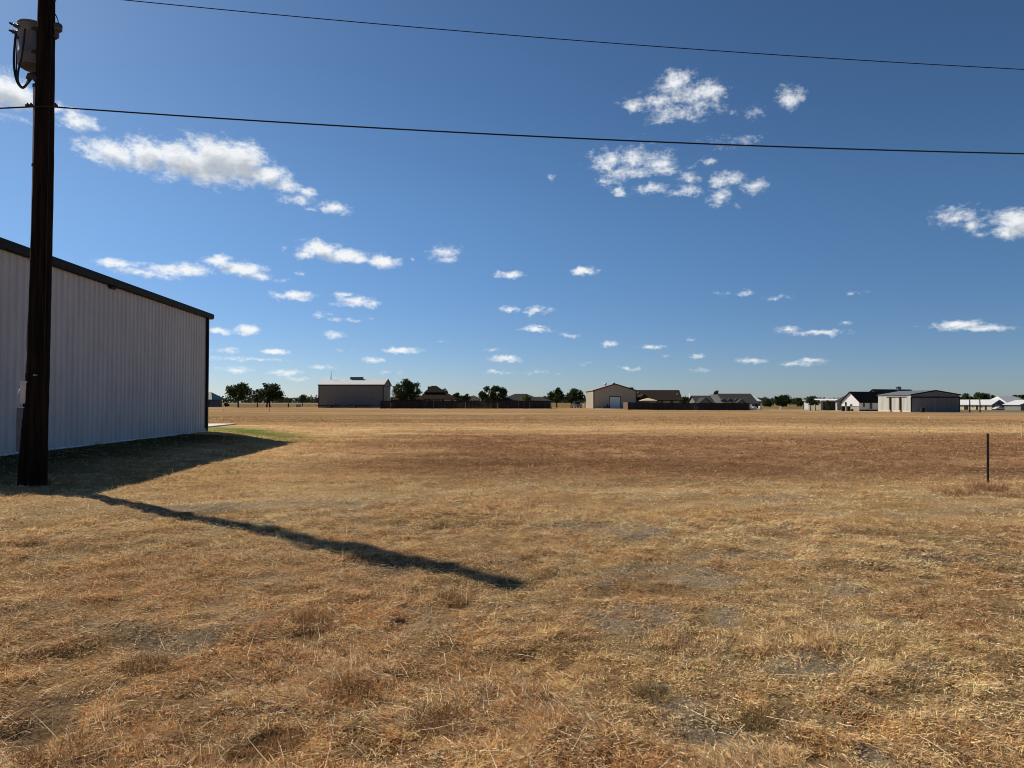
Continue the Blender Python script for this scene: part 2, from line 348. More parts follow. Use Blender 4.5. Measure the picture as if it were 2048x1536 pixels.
def ground_mat():
    m = bpy.data.materials.new('dry_field'); m.use_nodes = True; t = m.node_tree; b = t.nodes['Principled BSDF']
    b.inputs['Roughness'].default_value = 1; b.inputs['Specular IOR Level'].default_value = 0
    at_ = N(t, 'ShaderNodeAttribute'); at_.attribute_name = 'Col'; g = N(t, 'ShaderNodeNewGeometry'); p = g.outputs['Position']
    k1 = noise(t, p, 34, 6, .8); k2 = noise(t, vmath(t, 'MULTIPLY', p, (.35, 1.0, 1)), .9, 6, .7); k3 = noise(t, vmath(t, 'MULTIPLY', p, (.05, .3, 1)), 1.0, 5, .65)
    s = math_n(t, 'ADD', maprange(t, k1, .32, .68, .5, 1.5), math_n(t, 'ADD', maprange(t, k2, .3, .7, -.24, .24), maprange(t, k3, .3, .7, -.22, .22)))
    mx = N(t, 'ShaderNodeMix', data_type='RGBA'); mx.blend_type = 'MULTIPLY'; mx.inputs[0].default_value = 1
    cc = N(t, 'ShaderNodeCombineXYZ')
    for i in range(3): t.links.new(s, cc.inputs[i])
    t.links.new(at_.outputs['Color'], mx.inputs[6]); t.links.new(cc.outputs[0], mx.inputs[7]); t.links.new(mx.outputs[2], b.inputs['Base Color'])
    bn = N(t, 'ShaderNodeBump'); bn.inputs['Strength'].default_value = .7; bn.inputs['Distance'].default_value = .05
    t.links.new(math_n(t, 'ADD', noise(t, p, 28, 6, .75), noise(t, p, 5, 4, .6)), bn.inputs['Height']); t.links.new(bn.outputs[0], b.inputs['Normal'])
    return m
ground()
# ------------------------------------------------------------------ dry grass: blades, litter, stalks, all one mass
rng = np.random.default_rng(7)
def blade_mat():
    m = bpy.data.materials.new('dead_grass'); m.use_nodes = True; t = m.node_tree
    for n in list(t.nodes): t.nodes.remove(n)
    a = N(t, 'ShaderNodeAttribute'); a.attribute_name = 'Col'
    d = N(t, 'ShaderNodeBsdfDiffuse'); tr = N(t, 'ShaderNodeBsdfTranslucent'); ms = N(t, 'ShaderNodeMixShader'); ms.inputs[0].default_value = .30
    t.links.new(a.outputs['Color'], d.inputs[0]); t.links.new(a.outputs['Color'], tr.inputs[0])
    t.links.new(d.outputs[0], ms.inputs[1]); t.links.new(tr.outputs[0], ms.inputs[2])
    o = N(t, 'ShaderNodeOutputMaterial'); t.links.new(ms.outputs[0], o.inputs[0]); return m
def strips(x, y, z, az, tilt, bend, ln, w, col, seg):
    """bent tapering ribbons; tilt from upright, bend adds to it along the blade"""
    n = len(x); px, py, pz = x.copy(), y.copy(), z.copy(); sx, sy = -np.sin(az), np.cos(az)
    tw = rng.uniform(-1.2, 1.2, n); wx, wy, wz = sx * np.cos(tw), sy * np.cos(tw), np.sin(tw)
    vs = []
    for k in range(seg + 1):
        f = w * (.5 if k == 0 else .5 * (1 - (k / seg) ** 1.6))
        if k < seg:
            vs.append(np.stack([px - wx * f, py - wy * f, pz - wz * f], 1)); vs.append(np.stack([px + wx * f, py + wy * f, pz + wz * f], 1))
            th = tilt + bend * (k + .5) / seg
            px = px + np.cos(az) * np.sin(th) * ln / seg; py = py + np.sin(az) * np.sin(th) * ln / seg; pz = pz + np.cos(th) * ln / seg
        else: vs.append(np.stack([px, py, pz], 1))
    nv = 2 * seg + 1; co = np.stack(vs, 1).reshape(-1, 3)
    base = (np.arange(n) * nv)[:, None]; loops, sizes = [], []
    pat = []
    for k in range(seg - 1): pat += [2 * k, 2 * k + 1, 2 * k + 3, 2 * k + 2]
    pat += [2 * seg - 2, 2 * seg - 1, 2 * seg]
    loops = (base + np.array(pat)[None, :]).ravel(); sizes = np.tile(np.array([4] * (seg - 1) + [3]), n)
    return co, loops, sizes, np.repeat(col, nv, 0)
def scatter(n, d0, d1, power, half=0.80):
    """points in a fan round the place where the picture was taken, thinning out with distance"""
    k = 2 - power; u = rng.random(n); d = (d0 ** k + u * (d1 ** k - d0 ** k)) ** (1 / k); a = rng.uniform(-half, half, n)
    return d * np.sin(a), d * np.cos(a)
def in_building(x, y):
    u = (x - BN[0]) * BU[0] + (y - BN[1]) * BU[1]; w = (x - BN[0]) * BP[0] + (y - BN[1]) * BP[1]
    return (u > -.1) & (u < BL + 10) & (w > -.06)
parts_ = []
NB = 1.0
def add_blades(n, d0, d1, seg):
    x, y = scatter(int(n * NB), d0, d1, 1.6)
    # clumps: keep more blades where the tuft noise is high, few on bare soil
    tuft = fbm(x * 5.5, y * 5.5, 81, 3); rows = fbm(x * 2.3 + .25 * y, y * .45, 95, 3); lft = 1 - sstep(x, -.6, 1.4)
    big = fbm(x * 1.3, y * 1.3, 91, 3) * (1 - .55 * lft) + rows * .55 * lft; soil = soil_mask(x, y)
    keep = rng.random(len(x)) < np.clip(.42 + 1.7 * (tuft - .30), .30, 1) * (1 - .64 * soil)
    keep &= rng.random(len(x)) > .55 * lft * (1 - sstep(rows, .30, .42)) * (1 - sstep(y, 8, 12))
    keep &= ~in_building(x, y)
    for hx, hy, r, dz in HOLES: keep &= np.hypot(x - hx, y - hy) > r * .9
    x, y, tuft, big, soil = x[keep], y[keep], tuft[keep], big[keep], soil[keep]; n = len(x); d = np.hypot(x, y)
    lod = np.maximum(1, d / 6.5)
    red = zone(x, y); hgt = np.clip(.40 + 2.0 * (tuft - .40) + 1.6 * (big - .42), .22, 1.7)
    ln = rng.uniform(.022, .080, n) * hgt * lod ** .35
    w = rng.uniform(.0024, .0062, n) * lod ** .95
    flat = rng.random(n) < .53 + .4 * soil
    wind = fbm(x * .8, y * .8, 101, 2) * 9.0
    az = np.where(rng.random(n) < .5, rng.uniform(0, 6.283, n), wind + rng.normal(0, .8, n))
    tilt = np.where(flat, rng.uniform(1.1, 1.5, n), np.abs(rng.normal(.30, .38, n)))
    bend = np.where(flat, rng.normal(.10, .30, n), rng.uniform(.2, 1.7, n))
    z = terrain(x, y) + np.where(flat, rng.uniform(0.0, .02, n), -.004)
    cl_ = np.clip(.52 + 1.05 * (fbm(x * 7, y * 7, 111, 3) - .05), .5, 1.5) * np.clip(.7 + .65 * fbm(x * 21, y * 21, 121, 2), .6, 1.4)
    c = red * (rng.uniform(.62, 1.32, n) * cl_)[:, None] * (1 + rng.normal(0, .05, (n, 3)))
    pale = rng.random(n) < np.where(flat, .42, .13) * (1 - .6 * sstep(y, 12, 16)) * np.clip(.35 + 1.5 * (fbm(x * 3.1, y * 3.1, 131, 3) - .2), .2, 1)
    isg = red[:, 1] > red[:, 0]; pale &= ~isg | (rng.random(n) < .15)
    c = np.where(pale[:, None], np.array((.95, .76, .48))[None, :] * rng.uniform(.6, 1.15, n)[:, None], c)
    brown = rng.random(n) < .19; c = np.where(brown[:, None], c * np.array([.55, .45, .42]), c)
    parts_.append(strips(x, y, z, az, tilt, bend, ln, w, np.clip(c, .01, .88), seg))
add_blades(950000, 1.9, 11, 2)
add_blades(420000, 11, 34, 1)
add_blades(160000, 34, 85, 1)
def add_stalks(n, d0, d1, fx):
    """long pale stalks lying over the matted grass"""
    x, y = scatter(n, d0, d1, 1.5); keep = (rng.random(len(x)) < fx(x, y)) & ~in_building(x, y); x, y = x[keep], y[keep]; n = len(x)
    z = terrain(x, y) + rng.uniform(.005, .05, n); ln = .06 + .30 * rng.random(n) ** 2.6; w = rng.uniform(.0018, .0037, n) * np.maximum(1, np.hypot(x, y) / 6)
    up = rng.random(n) < .12
    c = np.array((.88, .69, .44))[None, :] * rng.uniform(.6, 1.15, n)[:, None]
    parts_.append(strips(x, y, z, rng.normal(-.5, 1.1, n) + 3.14 * (rng.random(n) < .5), np.where(up, rng.uniform(.3, 1.0, n), rng.uniform(1.30, 1.56, n)), rng.normal(.08, .28, n), ln, w, c, 5))
add_stalks(10500, 2.0, 11, lambda x, y: .25 + .75 * (1 - sstep(x, -1.0, 1.2)))
def weeds(cx, cy, r, n, h, col, rx=1.0):
    a = rng.uniform(0, 6.283, n); q = r * np.sqrt(rng.random(n)); x = cx + q * np.cos(a) * rx; y = cy + q * np.sin(a)
    z = terrain(x, y) - .01; d = math.hypot(cx, cy)
    c = np.array(col)[None, :] * rng.uniform(.5, 1.25, n)[:, None]
    parts_.append(strips(x, y, z, rng.uniform(0, 6.283, n), np.abs(rng.normal(.35, .35, n)), rng.uniform(0, 1.3, n), rng.uniform(.4, 1, n) * h, rng.uniform(.003, .006, n) * max(1, d / 9), c, 3))
for px, py, r, n, h, rx in ((1972, 978, .30, 320, .20, 1.6), (1905, 984, .28, 220, .16, 1.8), (2030, 992, .3, 220, .15, 1.6), (1450, 986, .2, 110, .12, 1.8), (1640, 975, .2, 90, .12, 2), (2110, 990, .4, 220, .18, 1.5)):
    p = px_ground(px, py); weeds(p.x, p.y, r * .85, n * 3 // 2, h * 1.15, (.46, .26, .14), rx); weeds(p.x, p.y, r * .7, n * 2 // 3, h * .5, (.16, .10, .055), rx)  # second, shorter dark blades imitate the shade under each clump
for px, py, r, n, h in ((1500, 1440, .10, 300, .12), (560, 1500, .14, 420, .14), (1060, 1120, .10, 260, .10), (620, 1240, .12, 380, .13), (910, 1200, .16, 420, .12), (120, 1500, .16, 360, .13), (880, 1440, .16, 420, .12), (1300, 1390, .13, 300, .11), (300, 1330, .15, 360, .13), (700, 1380, .14, 360, .13)):
    p = px_ground(px, py); weeds(p.x, p.y, r, n, h, (.33, .19, .085) if px < 1200 else (.33, .24, .11))
for px, py in ((480, 905), (440, 912), (455, 948), (360, 960), (250, 955), (30, 985), (130, 970), (75, 972), (20, 968), (110, 985)):
    p = px_ground(px, py); weeds(p.x, p.y, .35, 60, .16, (.20, .17, .06))
def build_grass():
    off = 0; co, lo, sz, cl = [], [], [], []
    for a, b, c, d in parts_: co.append(a); lo.append(b + off); sz.append(c); cl.append(d); off += len(a)
    me = bpy.data.meshes.new('dry_grass'); fast_mesh(me, np.concatenate(co).astype(np.float32), np.concatenate(lo).astype(np.int32), np.concatenate(sz).astype(np.int32))
    set_col(me, np.concatenate(cl)); me.materials.append(blade_mat())
    o = bpy.data.objects.new('dry_grass', me); COL.objects.link(o)
    tag(o, 'matted dry straw coloured grass and long pale stalks covering the open field', 'grass', kind='stuff')
build_grass(); parts_.clear()
# ------------------------------------------------------------------ materials
M_WHITE = mat('white_siding', (.52, .52, .51), (.46, .46, .452), 1.5, .55, 0, stretch=(1, 1, .25))
M_DKTRIM = mat('dark_green_trim', (.010, .016, .016), (.007, .011, .011), 4, .6, spec=.15)
M_ROOFW = mat('galvanised_roof', (.62, .62, .60), (.52, .52, .51), 1.2, .45, .1)
M_CONC = mat('concrete', (.62, .58, .50), (.52, .48, .41), 3, .9, bump=.2)
M_POLE = mat('creosote_wood', (.024, .017, .0125), (.008, .006, .005), 5, .95, spec=.05, bump=.8, stretch=(3, 3, .18), bscale=14)
M_TANK = mat('grey_tank_paint', (.145, .158, .175), (.115, .125, .14), 4, .6)
M_TANKB = mat('rusty_tank_bottom', (.075, .072, .068), (.075, .055, .04), 7, .7)
M_STEEL = mat('galvanised_steel', (.40, .42, .43), (.32, .34, .35), 9, .5, .4)
M_DARKM = mat('dark_metal', (.03, .03, .032), (.02, .02, .02), 9, .6)
M_RUBBER = mat('black_cable', (.014, .014, .017), (.010, .010, .012), 9, .6)
M_METER = mat('beige_grey_enamel', (.58, .57, .52), (.50, .49, .45), 5, .6)
M_PANEL = mat('slate_panel', (.13, .15, .18), (.10, .115, .14), 4, .6)
M_PORC = mat('porcelain', (.075, .07, .07), (.05, .045, .045), 9, .5)
M_GLASSM = mat('meter_glass', (.75, .76, .74), (.6, .6, .6), 9, .15, .3)
M_PIPE = mat('pvc_pipe', (.36, .40, .40), (.29, .33, .33), 6, .5)
M_TANL = mat('shade_toned_tan_siding', (.235, .21, .17), (.20, .18, .145), .8, .7, stretch=(8, 8, .2))  # tan siding with shade put into its colour, only shaded faces show
M_TAN = mat('tan_siding', (.36, .315, .235), (.32, .28, .21), .8, .6, stretch=(8, 8, .2))
M_BROWNT = mat('brown_trim', (.05, .036, .03), (.035, .026, .022), 5, .6)
M_SHINGB = mat('brown_shingle', (.042, .032, .026), (.032, .025, .021), 1.6, 1, bump=.3, spec=0)
M_SHINGG = mat('grey_shingle', (.058, .058, .060), (.044, .044, .046), 1.6, 1, bump=.3, spec=0)
M_SHINGK = mat('black_shingle', (.018, .019, .022), (.013, .014, .016), 1.6, 1, bump=.3, spec=0)
M_CREAM = mat('cream_wall', (.56, .48, .36), (.48, .41, .31), 1.2, .8)
M_GREYW = mat('grey_wall', (.16, .165, .165), (.13, .135, .135), 1.2, .8)
M_BRICKW = mat('pale_stone', (.50, .45, .39), (.36, .32, .28), 5, .9)
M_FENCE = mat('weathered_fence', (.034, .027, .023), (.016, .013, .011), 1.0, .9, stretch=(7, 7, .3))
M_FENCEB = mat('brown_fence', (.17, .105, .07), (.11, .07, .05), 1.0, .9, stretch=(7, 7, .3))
M_GLASS = mat('dark_window', (.02, .022, .025), (.014, .015, .018), 2, .15, 0, spec=.5)
M_DOORW = mat('white_door', (.62, .63, .64), (.56, .57, .58), 2, .5)
M_WHITEP = mat('white_paint', (.80, .80, .78), (.74, .74, .72), 3, .5)
M_HANGAR = mat('hangar_siding', (.48, .48, .44), (.38, .38, .35), 1.0, .6, 0, stretch=(5, 5, .15))
M_ROOFP = mat('white_metal_roof', (.52, .53, .53), (.45, .46, .46), 1.2, .6, stretch=(3, 3, .3))
M_HANGD = mat('hangar_door', (.165, .160, .155), (.135, .13, .127), .8, .6, stretch=(4, 4, .15))
M_HROOF = mat('blue_grey_roof', (.13, .155, .17), (.10, .12, .135), 1, .5)
M_RUSTP = mat('rusty_post', (.11, .065, .04), (.06, .038, .026), 6, .9)
M_CANV = mat('beige_canvas', (.58, .47, .27), (.50, .40, .23), 3, .9)
M_WOOD = mat('pale_stake_wood', (.55, .42, .27), (.44, .33, .21), 9, .9)
M_ASPH = mat('pale_road', (.36, .32, .27), (.29, .26, .22), .3, .9)
M_TIRE = mat('tyre_rubber', (.02, .02, .02), (.014, .014, .014), 9, .9)
M_CARW = mat('white_car_paint', (.78, .78, .78), (.74, .74, .74), 2, .3, spec=.5)
M_CARR = mat('maroon_car_paint', (.14, .02, .02), (.11, .016, .016), 2, .3, spec=.5)
M_CARG = mat('green_car_paint', (.035, .042, .034), (.028, .033, .028), 2, .35, spec=.5)
M_BARK = mat('bark', (.045, .034, .026), (.028, .021, .017), 4, .95, bump=.5, stretch=(2, 2, .4))
F_DARK = foliage_mat('oak_leaves', (.026, .042, .016), (.068, .090, .034))
F_MID = foliage_mat('shrub_leaves', (.040, .062, .018), (.075, .10, .03))
F_PALM = foliage_mat('yellow_green_leaves', (.09, .12, .03), (.15, .17, .045))
F_FAR = foliage_mat('far_leaves', (.040, .050, .036), (.060, .070, .050))

# ------------------------------------------------------------------ the white metal building on the left
def bpt(u, w, z): p = BN + BU * u + BP * w; return Vector((p[0], p[1], z))
def metal_building():
    base = PAD + .03; eave = 5.44; ridge = eave + BW / 2 / 8
    t = thing('metal_building', 'large white ribbed metal building with dark trim behind the wooden pole', 'building', bpt(0, 0, PAD))
    m = MB()
    def ribbed(u0, u1, pf, ztop):
        prof = []; u = u0; P = .305
        while u < u1 - .01:
            for du, h in ((0, 0), (.06, 0), (.09, .045), (.15, .045), (.18, 0)):
                if u + du < u1: prof.append((u + du, h))
            u += P
        prof.append((u1, 0))
        for (a, ha), (b, hb) in zip(prof[:-1], prof[1:]):
            m.face([pf(a, ha, base), pf(b, hb, base), pf(b, hb, ztop(b)), pf(a, ha, ztop(a))])
    flat = lambda u: eave
    rise = lambda w: eave + (ridge - eave) * (1 - abs(w - BW / 2) / (BW / 2))
    ribbed(0, BL, lambda u, h, z: bpt(u, -h, z), flat)
    ribbed(0, BL, lambda u, h, z: bpt(u, BW + h, z), flat)
    ribbed(0, BW / 2, lambda w, h, z: bpt(-h, w, z), rise); ribbed(BW / 2, BW, lambda w, h, z: bpt(-h, w, z), rise)
    ribbed(0, BW / 2, lambda w, h, z: bpt(BL + h, w, z), rise); ribbed(BW / 2, BW, lambda w, h, z: bpt(BL + h, w, z), rise)
    m.build('wall', M_WHITE, t)
    m = MB(); o = .12
    for s in (0, 1):
        w0, w1 = (-o, BW / 2) if s == 0 else (BW + o, BW / 2); z0 = eave + .12 - o / 8; z1 = ridge + .12
        m.slab(bpt(-.15, w0, z0), bpt(BL + .15, w0, z0), bpt(BL + .15, w1, z1), bpt(-.15, w1, z1), .10)
    m.build('roof', M_DKTRIM, t)
    m = MB()      # box gutter along the eave with a rolled lip, closed ends
    pr = [(-.05, eave - .04), (-.19, eave - .02), (-.215, eave + .10), (-.20, eave + .20), (-.17, eave + .215), (-.05, eave + .19)]
    m.prism([bpt(-.2, w, z) for w, z in pr], [bpt(BL + .22, w, z) for w, z in pr])
    m.build('gutter', M_DKTRIM, t)
    m = MB()
    m.prism([bpt(BL - .16, -.045, z) for z in ()] or [bpt(BL - .18, -.05, base), bpt(BL + .06, -.05, base), bpt(BL + .06, .12, base), bpt(BL - .18, .12, base)],
            [bpt(BL - .18, -.05, eave - .04), bpt(BL + .06, -.05, eave - .04), bpt(BL + .06, .12, eave - .04), bpt(BL - .18, .12, eave - .04)])
    m.build('corner_trim', M_DKTRIM, t)
    m = MB(); a = [(BL - .36, -.052), (BL - .24, -.052), (BL - .24, -.15), (BL - .36, -.15)]
    m.prism([bpt(u, w, base + .25) for u, w in a], [bpt(u, w, eave - .03) for u, w in a])
    m.prism([bpt(u, w - .0, base + .12) for u, w in a], [bpt(u, w - .001, base + .2499) for u, w in a])
    m.build('downspout', M_DKTRIM, t)
    m = MB(); a = [(-.02, -.045), (BL + .02, -.045), (BL + .02, -.005), (-.02, -.005)]
    m.prism([bpt(u, w, PAD - .04) for u, w in a], [bpt(u, w, base + .015) for u, w in a])
    m.build('base_trim', M_WHITEP, t)
    m = MB(); a = [(0.02, 0.02), (BL - .02, 0.02), (BL - .02, BW - .02), (.02, BW - .02)]
    m.prism([bpt(u, w, PAD - .4) for u, w in a], [bpt(u, w, base + .005) for u, w in a]); m.build('foundation', M_CONC, t)
    m = MB(); c = bpt(BL - 9.3, -.08, eave - .08); m.box(c.x - .02, c.x + .05, c.y - .15, c.y + .15, c.z - .05, c.z + .04); m.build('bracket', M_DKTRIM, t)
metal_building()
m = MB(); r = [(-15.85, 35.6), (-16.45, 42.3), (-32, 42.3), (-32, 35.6)]
m.prism([(x, y, PAD - .2) for x, y in r], [(x, y, PAD + .07) for x, y in r])
single('concrete_slab', m, M_CONC, 'pale concrete slab beside the green grass at the far corner of the white building', 'slab')

# ------------------------------------------------------------------ pole, transformer, meter, wires
PY = 13.7
pole_pts = [(64.5, 985, 26), (65.5, 955, 25), (70, 860, 22.5), (76, 740, 20.2), (81, 560, 18.6), (86, 380, 17.4), (89, 212, 16.6), (93, 0, 14.8), (93.6, -36, 14.5)]
def utility_pole():
    b = at(65, 962, PY); t = thing('utility_pole', 'tall dark creosoted wooden pole standing before the white metal building', 'pole', (b.x, b.y, tz(b.x, b.y)))
    pts = [at(x, y, PY) for x, y, w in pole_pts]; rad = [w * PY / FPX for x, y, w in pole_pts]
    P, Q = [], []
    for k in range(len(pts) - 1):
        for j in range(6): P.append(pts[k].lerp(pts[k + 1], j / 6)); Q.append((rad[k] + (rad[k + 1] - rad[k]) * j / 6) * (1 + .012 * math.sin(k * 7 + j * 2.3)))
    P.append(pts[-1]); Q.append(rad[-1])
    m = MB(); m.tube(P, Q, 28); o = m.build('shaft', M_POLE, t)
    for v in o.data.vertices:          # checks and splits down the length
        a = math.atan2(v.co.y, v.co.x); v.co.x += .006 * math.sin(a * 9 + v.co.z * .7); v.co.y += .006 * math.cos(a * 7 + v.co.z * .5)
    m = MB(); m.tube([at(x + dx, y, PY - .14) for x, y, dx in ((97, 5, 8), (91, 212, 8), (83, 560, 9), (79, 740, 9), (73, 900, 12))], .006, 5); m.build('ground_wire', M_RUBBER, t)
    for x, y in ((67, 750),):
        m = MB(); p = at(x, y, PY - .27); m.tube([p, p + Vector((0, .12, 0))], .012, 8); m.build('bolt', M_STEEL, t)
    m = MB(); p = at(110, 2, PY); m.tube([p + Vector((-.16, 0, .02)), p + Vector((.02, 0, 0))], .012, 6); m.build('bolt', M_DARKM, t)
utility_pole()
def transformer():
    TY = 14.02; top = at(64.5, 54, TY); bot = at(64.5, 137, TY); c = Vector((bot.x, TY, bot.z)); H = top.z - bot.z; r = .25
    t = thing('transformer', 'grey cylindrical transformer hung high on the wooden pole', 'transformer', c)
    m = MB(); m.lathe(c, [(r * .97, .02), (r, .05), (r, H * .28), (r + .008, H * .29), (r + .008, H * .31), (r, H * .32), (r, H - .04), (r + .012, H - .03), (r + .012, H)], 32); m.build('tank', M_TANK, t)
    m = MB(); m.lathe(c, [(.05, -.03), (r * .7, -.02), (r * .955, .018)], 32); m.build('tank_bottom', M_TANKB, t)
    m = MB(); m.lathe(c, [(r + .018, H), (r + .018, H + .025), (r * .8, H + .06), (.06, H + .085)], 32); m.build('lid', M_TANK, t)
    for px, py in ((36, 61), (34, 63), (50, 54)):
        pass
    for a, dz in ((math.pi, -.13), (math.pi + .30, -.15), (math.pi + .95, -.11)):
        q = c + Vector((r * math.cos(a), r * math.sin(a), H + dz)); d = Vector((math.cos(a), math.sin(a), .12))
        m = MB(); m.tube([q - d * .02, q + d * .03, q + d * .031, q + d * .05, q + d * .051, q + d * .075, q + d * .10], [.038, .038, .028, .042, .028, .04, .02], 10); b = m.build('bushing', M_PORC, t)
        m = MB(); e = q + d * .11; m.tube([e - d * .02, e + d * .02, e + d * .05], [.014, .022, .02], 8); m.tube([e + Vector((0, -.02, -.03)), e + Vector((0, 0, .03))], .012, 6); m.build('terminal', M_DARKM, b)
    m = MB(); q = c + Vector((.20, .05, H + .04)); m.tube([q, q + Vector((0, 0, .05)), q + Vector((0, 0, .051)), q + Vector((0, 0, .10)), q + Vector((0, 0, .101)), q + Vector((0, 0, .16)), q + Vector((0, 0, .22))], [.05, .05, .035, .055, .035, .045, .02], 12); m.build('bushing', M_PORC, t)
    for z in (H * .25, H * .8):
        m = MB(); m.box(c.x + .10, c.x + .24, c.y - .22, c.y - .12, c.z + z, c.z + z + .06); m.build('bracket', M_DARKM, t)
    m = MB(); p = c + Vector((-r * .62, -r * .80, H * .62)); m.box(p.x - .02, p.x + .02, p.y - .02, p.y + .02, p.z - .02, p.z + .02); m.build('ground_lug', M_DARKM, t)
    m = MB(); a0, a1 = math.pi - .05, math.pi + .05; p = c + Vector((-r - .0, 0, H + .02)); m.tube([p + Vector((.04, 0, 0)), p + Vector((-.02, 0, .10)), p + Vector((.10, 0, .12))], .007, 5); m.build('lifting_wire', M_DARKM, t)
transformer()
def bez(pts, n=10):
    """smooth curve through points"""
    P = [Vector(p) for p in pts]; P = [P[0] * 2 - P[1]] + P + [P[-1] * 2 - P[-2]]; out = []
    for k in range(1, len(P) - 2):
        for j in range(n):
            u = j / n; a, b, c, d = P[k - 1:k + 3]
            out.append(.5 * ((2 * b) + (c - a) * u + (2 * a - 5 * b + 4 * c - d) * u * u + (3 * b - a - 3 * c + d) * u ** 3))
    out.append(P[-2]); return out
for lab, pts, r in (('outermost thick black drop cable looping from the transformer to the weatherhead', ((33, 63), (30.5, 80), (28, 115), (29, 140), (34, 163), (43, 175), (50, 173), (56, 163), (60, 156)), .022),
                    ('middle thin black drop cable between the two thick ones under the transformer', ((36, 66), (34, 95), (33, 130), (34, 158), (38, 170), (46, 174.5), (54, 168), (61, 157)), .012),
                    ('innermost black drop cable crossing in front of the transformer tank', ((50, 58), (47.5, 82), (43, 115), (37, 140), (36, 160), (43, 173.5), (50, 172), (58, 164), (63, 157)), .018)):
    pp = [at(x, y, 14.0 if 'inner' not in lab else 13.70) for x, y in pts]; m = MB(); m.tube(bez(pp), r, 8)
    single('drop_cable', m, M_RUBBER, lab, 'cable', 'black cables looping under the transformer')
def riser():
    pts = [(70.5, 168), (70, 240), (67.5, 400), (64, 560), (58, 700), (54.5, 766)]; pp = [at(x, y, 13.62) for x, y in pts]
    t = thing('conduit_riser', 'grey conduit running up the left side of the wooden pole', 'conduit', pp[-1])
    m = MB(); m.tube(bez(pp, 6), .038, 12); m.build('pipe', M_PIPE, t)
    w = at(66, 157, 13.62); m = MB()
    m.tube([w + Vector((.09, 0, -.12)), w + Vector((.08, 0, -.02)), w + Vector((.03, 0, .05)), w + Vector((-.06, 0, .045)), w + Vector((-.12, 0, -.01))], [.05, .075, .085, .065, .028], 14); m.build('weatherhead', M_DARKM, t)
    for y in (172, 330, 520, 748):
        x = np.interp(y, [q[1] for q in pts], [q[0] for q in pts]); c = at(float(x), y, 13.62); m = MB(); m.tube([c + Vector((0, 0, -.03)), c + Vector((0, 0, .03))], .047, 12); m.build('strap', M_DARKM, t)
riser()
def boxat(px0, px1, py0, py1, y, dep): a, b = at(px0, py1, y), at(px1, py0, y); return a.x, b.x, y, y + dep, a.z, b.z
def meter():
    x0, x1, y0, y1, z0, z1 = boxat(39.5, 54, 765, 807, 13.52, .20); t = thing('meter_box', 'grey electric meter box with round glass on the pole side', 'meter box', ((x0 + x1) / 2, y0 + .1, z0))
    m = MB(); m.box(x0, x1, y0, y1, z0, z1); m.box(x0 - .012, x1 + .01, y0 - .012, y1 + .01, z1, z1 + .025); m.build('box', M_METER, t)
    m = MB(); m.box(x0 + .02, x1 - .02, y0 - .008, y0 + .002, z0 + .02, z1 - .14); m.build('cover', M_METER, t)
    c = Vector((x0, y0 + .10, (z0 + z1) / 2 + .01)); m = MB(); m.tube([c + Vector((.01, 0, 0)), c + Vector((-.02, 0, 0))], .09, 20); m.build('meter_ring', M_STEEL, t)
    m = MB(); m.tube([c + Vector((-.02, 0, 0)), c + Vector((-.05, 0, 0)), c + Vector((-.072, 0, 0)), c + Vector((-.08, 0, 0))], [.082, .08, .06, .03], 20); m.build('meter_glass', M_GLASSM, t)
    m = MB(); q = at(50, 814, 13.6); m.tube([at(48, 806, 13.6), at(47.5, 818, 13.6)], .022, 8); m.build('nipple', M_STEEL, t)
    x0, x1, y0, y1, z0, z1 = boxat(31.5, 50, 816, 903, 13.56, .18); t = thing('service_panel', 'tall grey electrical panel under the meter box on the pole', 'electrical panel', ((x0 + x1) / 2, y0, z0))
    m = MB(); m.box(x0, x1, y0, y1, z0, z1); m.build('cabinet', M_PANEL, t)
    m = MB(); m.box(x0 + .018, x1 - .01, y0 - .012, y0 - .001, z0 + .02, z1 - .02); m.build('door', M_PANEL, t)
    m = MB(); m.box(x0 - .015, x1 + .01, y0 - .03, y1 + .01, z1, z1 + .018); m.build('rain_hood', M_STEEL, t)
    pp = [at(x, y, 13.6) for x, y in ((46.5, 900), (45.5, 920), (42, 950), (39, 975))]; m = MB(); m.tube(bez(pp, 5), .040, 10)
    single('ground_conduit', m, M_PIPE, 'pale plastic conduit slanting into the ground at the pole base', 'conduit')
meter()
def arrester():
    c = at(116, 55, 13.72); t = thing('lightning_arrester', 'small grey porcelain arrester bracketed to the right of the pole top', 'arrester', c)
    m = MB(); m.lathe(c + Vector((0, 0, -.075)), [(.060, 0), (.075, .02), (.078, .12), (.060, .145), (.02, .15)], 16); m.build('cap', M_PORC, t)
    q = at(113, 68, 13.72); m = MB(); m.lathe(q + Vector((0, 0, -.06)), [(.035, -.02), (.05, 0), (.035, .02), (.052, .04), (.036, .06), (.05, .08), (.04, .12)], 14); m.build('body', M_PORC, t)
    m = MB(); m.tube([q + Vector((0, 0, -.05)), q + Vector((-.01, 0, -.12))], [.03, .008], 8); m.build('tip', M_DARKM, t)
    m = MB(); p = at(104, 70, 13.72); m.box(p.x - .02, q.x, q.y - .02, q.y + .02, p.z - .02, p.z + .015); m.build('bracket', M_STEEL, t)
    m = MB(); m.tube(bez([at(x, y, 13.72) for x, y in ((117, 49), (116, 42), (113, 33), (109, 27), (104, 25))], 6), .010, 6); m.build('lead_wire', M_RUBBER, t)
arrester()
